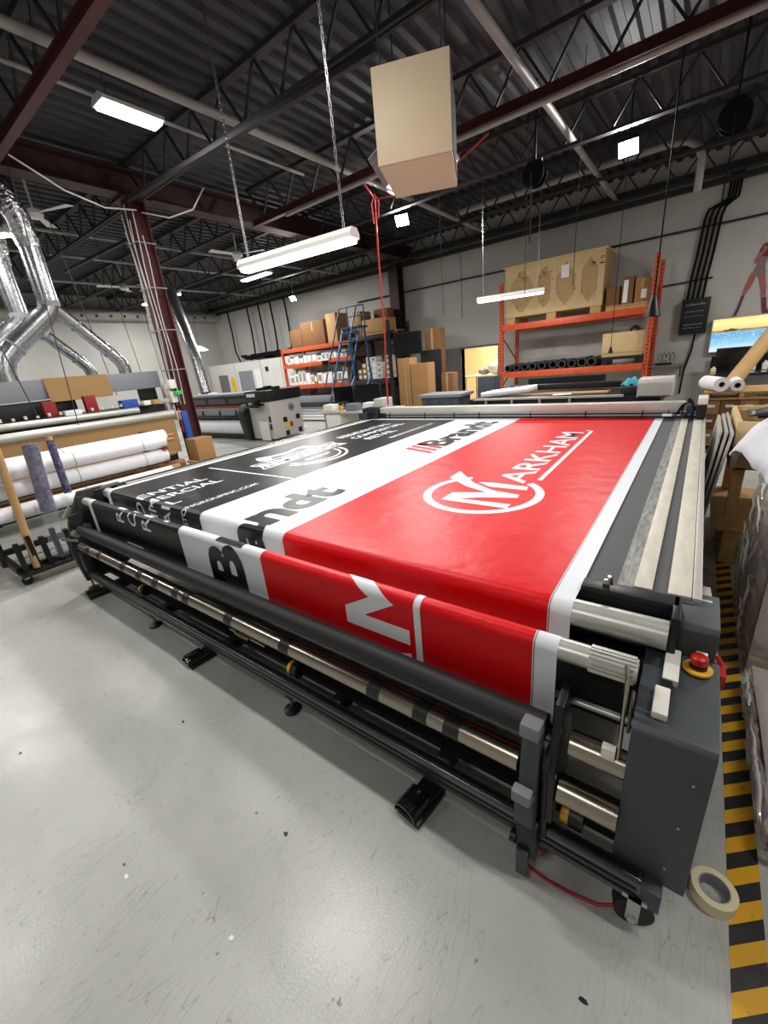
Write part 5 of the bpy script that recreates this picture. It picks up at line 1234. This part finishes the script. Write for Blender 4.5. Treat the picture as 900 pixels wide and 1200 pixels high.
def duct_tree(label, X, y0, s, bend=-.12):
    t = thing('exhaust_duct', label, 'duct', (X, y0, 1.9))
    MB().tube([(X, y0, 4.7), (X, y0 + bend, 4.3), (X + .05, y0 + bend / 3, 3.95), (X, y0, 3.62)], [.13 * s, .16 * s, .15 * s, .135 * s], 20).build('foil_flex', FOIL, t, smooth=True)
    MB().cyl((X, y0, 3.62), (X, y0, 2.92), .125 * s, 24).build('riser', GALV, t, smooth=True)
    for k in range(3): MB().cyl((X, y0, 3.05 + k * .22), (X, y0, 3.062 + k * .22), .129 * s, 24).build('seam_ring', GALV, t, smooth=True)
    MB().cyl((X, y0, 2.95), (X, y0, 2.88), .131 * s, 24).build('joint_band', PALEGREY, t, smooth=True)
    MB().tube([(X, y0, 2.90), (X, y0 - .05, 2.80), (X, y0 - .16, 2.70)], .125 * s, 20).build('wye', GALV, t, smooth=True)
    MB().tube([(X, y0 - .12, 2.74), (X, y0 - .60, 2.34)], .13 * s, 24).build('branch', GALV, t, smooth=True)
    MB().tube([(X, y0 - .58, 2.36), (X, y0 - .72, 2.22), (X, y0 - .78, 2.06), (X, y0 - .78, 1.925)], .13 * s, 24).build('elbow', GALV, t, smooth=True)
    d_ = Vector((0, -.48, -.40)).normalized(); c_ = Vector((X, y0 - .56, 2.375))
    MB().cyl(tuple(c_), tuple(c_ + d_ * .03), .137 * s, 24).build('joint_band', PALEGREY, t, smooth=True)
    MB().tube([(X, y0 + .02, 2.88), (X, y0 + .12, 2.78), (X, y0 + .62, 2.22)], .088 * s, 20).build('branch', GALV, t, smooth=True)
    MB().tube([(X, y0 + .60, 2.245), (X, y0 + .70, 2.12), (X, y0 + .74, 2.02), (X, y0 + .74, 1.925)], .092 * s, 20).build('elbow', GALV, t, smooth=True)
    for (a, b_) in ((.24, 2.645), (.57, 2.275)):
        dd = Vector((0, .5, -.56)).normalized(); cc = Vector((X, y0 + a, b_)); MB().cyl(tuple(cc), tuple(cc + dd * .03), .097 * s, 20).build('joint_band', PALEGREY, t, smooth=True)
    return t
FOIL = mat('crumpled_foil', (196, 197, 200), .16, 1.0, bump=1.0, bs=18, var=.2, vs=20)
duct_tree('shiny galvanised duct tree with foil top feeding the grey hood', -7.55, 2.44, 1.0)
dt = duct_tree('galvanised duct tree standing behind the shinier one', -8.7, 2.36, 1.0, .06)
# thin wires over the left side
for i, (a, b_) in enumerate([((-6.6, 1.6, 1.5), (-6.9, 1.3, 4.79)), ((-6.6, 2.0, 1.3), (-6.8, 2.3, 4.79)), ((-8.2, 3.2, 1.6), (-8.0, 2.9, 4.79)), ((-9.2, 4.2, 1.4), (-9.2, 4.0, 4.79)), ((-10.0, 5.0, 1.5), (-10.0, 4.9, 4.79))]):
    tag(MB().cyl(a, b_, .006, 6).build('guy_wire', STEELDK, smooth=True), 'thin guy wire hanging near the silver ducts', 'wire', 'guy wires by the ducts')
for i, pts in enumerate([[(-6.5, 2.2, 4.25), (-6.6, 2.7, 4.05), (-6.75, 3.2, 4.0), (-6.9, 3.7, 4.1)], [(-5.9, 4.2, 4.2), (-6.1, 4.1, 3.98), (-6.5, 3.95, 3.95), (-6.95, 3.8, 4.1)]]):
    tag(MB().tube(pts, .01, 6).build('slack_cable', CABLEW, smooth=True), 'slack white cable looping to the column top', 'cable', 'slack cables at the column')
carton('carton', 'small brown carton standing beside the wired column', -6.62, -6.32, 3.38, 3.68, .48, .83, CARD, False)
st_ = thing('side_stand', 'low stand under the small carton by the column', 'stand', (-6.47, 3.5, 0))
MB().box(-6.66, -6.28, 3.34, 3.72, .44, .478).build('top', WOOD, st_)
for xx in (-6.64, -6.34):
    for yy in (3.36, 3.66): MB().box(xx, xx + .04, yy, yy + .04, 0, .44).build('leg', WOOD, st_)
# ------------------------------------------------------------------ roll cart
ct = thing('roll_cart', 'black steel roll cart on casters beside the cutting table end plate', 'cart', (-5.4, 1.3, 0))
for yy in (.62, 2.35):
    MB().box(-5.95, -5.05, yy, yy + .05, .10, .17).build('base_bar', BLACKM, ct)
    MB().box(-5.75, -5.68, yy, yy + .05, .17, 1.15).build('post', BLACKM, ct)
    for (xx, zz) in ((-5.2, .60), (-5.28, .79), (-5.25, .97)): MB().box(-5.70, xx + .10, yy, yy + .05, zz - .02, zz).build('cradle', REDB if yy > 2 else BLACKM, ct)
for xx in (-5.92, -5.12): MB().box(xx, xx + .06, .66, 2.36, .10, .16).build('side_rail', BLACKM, ct)
for k in range(6): MB().box(-5.02 - .0, -4.96, .66 + k * .10, .70 + k * .10, .12, .42 + .05 * (k % 2)).build('divider', BLACKM, ct)
MB().box(-5.1, -4.90, .62, 1.25, .10, .13).build('tray', BLACKM, ct)
MB().box(-5.95, -5.90, .55, .62, .10, .95).box(-5.9, -5.2, .56, .60, .17, .70).build('end_panel', BLACK, ct)
for (xx, yy) in ((-5.0, .66), (-5.9, .66), (-5.0, 2.3), (-5.9, 2.3)):
    w_ = MB().cyl((xx - .015, yy, .045), (xx + .015, yy, .045), .045, 16).build('caster', RUBBER, ct, smooth=True)
    MB().box(xx - .025, xx + .025, yy - .02, yy + .02, .06, .10).build('fork', ALU, w_)
for i, (xx, zz, r_, yf, lab) in enumerate([(-5.50, 1.065, .088, 2.55, 'white media roll at the back of the cart top level'), (-5.22, 1.047, .075, 2.40, 'white media roll at the front of the cart top level'), (-5.25, .872, .078, 2.40, 'white media roll on the middle cart level'), (-5.14, .675, .072, 2.36, 'white media roll on the lowest cart level')]):
    t = thing('media_roll', lab, 'roll', (xx, 1.5, zz))
    MB().cyl((xx, .45, zz), (xx, yf, zz), r_, 26).build('paper', PAPER, t, smooth=True)
    MB().cyl((xx, .40, zz), (xx, yf + .12, zz), .022, 12).build('core', CARD, t, smooth=True)
    for yy in (1.42, 2.12): MB().cyl((xx, yy, zz), (xx, yy + .008, zz), r_ + .0012, 26).build('tape_line', PALEGREY, t, smooth=True)
tag(MB().cyl((-5.42, .6, .652), (-5.42, 2.6, .652), .05, 16).build('kraft_core', CARD, smooth=True), 'brown cardboard core lying low behind the white rolls', 'tube', 'kraft cores behind the cart')
tag(MB().cyl((-5.58, .55, .662), (-5.58, 2.75, .662), .06, 16).build('kraft_core', CARDD, smooth=True), 'brown cardboard core lying low behind the white rolls', 'tube', 'kraft cores behind the cart')
tag(MB().pipe((-4.985, .765, .14), (-5.06, .85, 1.42), .033, .027, 20).build('kraft_tube', CARDL, smooth=True), 'tan cardboard tube leaning upright in the roll cart', 'tube')
def bubble(label, p0, p1, r_, film):
    t = thing('bubble_wrap_roll', label, 'roll', p0)
    p0 = Vector(p0); p1 = Vector(p1); d = p1 - p0
    mid = p0 + d * (.42 if film else 0)
    MB().tube([tuple(mid + (p1 - mid) * k / 6) for k in range(7)], [r_ * (1 + .05 * math.sin(3 * k)) for k in range(7)], 18).build('bubble_film', BUBBLE, t, smooth=True)
    if film: MB().tube([tuple(p0 + d * k / 8) for k in range(9)], [r_ * (1.12 + .08 * math.sin(2.3 * k)) for k in range(9)], 16, cap=False).build('clear_sleeve', CLEARF, t, smooth=True)
    else: MB().cyl(tuple(p1), tuple(p1 + d.normalized() * .04), r_ * .8, 12).build('end_plug', CARDL, t)
bubble('thick purple bubble wrap roll in a clear sleeve', (-4.90, .96, .20), (-4.93, 1.06, 1.30), .062, True)
bubble('thin purple bubble wrap roll with a tan plug', (-4.92, 1.205, .78), (-4.95, 1.225, 1.30), .034, False)

# ------------------------------------------------------------------ litter on the floor
rs = random.Random(9)
for i, (x_, y_, m_, lab, cat) in enumerate([(-1.47, .10, PAPER, 'tiny white paper scrap on the open floor', 'paper'), (-.98, .22, PAPER, 'tiny white paper scrap on the open floor', 'paper'),
                                    (-2.55, .03, BLACKM, 'small dark plastic offcut on the grey floor', 'offcut'), (-1.98, .60, BLACKM, 'small dark plastic offcut on the grey floor', 'offcut'), (-1.07, .53, BLACKM, 'small dark plastic offcut on the grey floor', 'offcut'), (-.03, .70, BLACKM, 'small dark plastic offcut on the grey floor', 'offcut')]):
    pts = [(x_ + .016 * math.cos(a) * rs.uniform(.4, 1), y_ + .010 * math.sin(a) * rs.uniform(.4, 1)) for a in [k * math.pi / 4 for k in range(8)]]
    tag(MB().prism(pts, 'z', 0, .0015).build('paper_scrap' if m_ is PAPER else 'plastic_offcut', m_), lab, cat, 'floor litter scraps' if m_ is PAPER else 'floor litter offcuts')

# ------------------------------------------------------------------ cord reels under the deck
def reel(label, x_, y_, z_):
    t = thing('cord_reel', label, 'reel', (x_, y_, z_))
    MB().cyl((x_, y_ - .06, z_), (x_, y_ + .06, z_), .11, 24).build('drum', CABLEB, t, smooth=True)
    for dy in (-.075, .065): MB().cyl((x_, y_ + dy, z_), (x_, y_ + dy + .01, z_), .14, 24).build('flange', CABLEB, t, smooth=True)
    MB().box(x_ - .09, x_ + .09, y_ - .02, y_ + .02, z_ + .13, z_ + .16).box(x_ - .012, x_ + .012, y_ - .012, y_ + .012, z_ + .16, 4.80).build('hanger', BLACKM, t)
    MB().tube([(x_, y_ - .14, z_), (x_ + .01, y_ - .15, z_ - .3), (x_, y_ - .15, z_ - .8)], .008, 6).build('cord', CABLEB, t, smooth=True)
reel('black cord reel hung between the heater and the bright flood light', -2.10, 6.6, 3.81)
reel('black cord reel hung above the electrical panel', -.06, 6.6, 3.72)
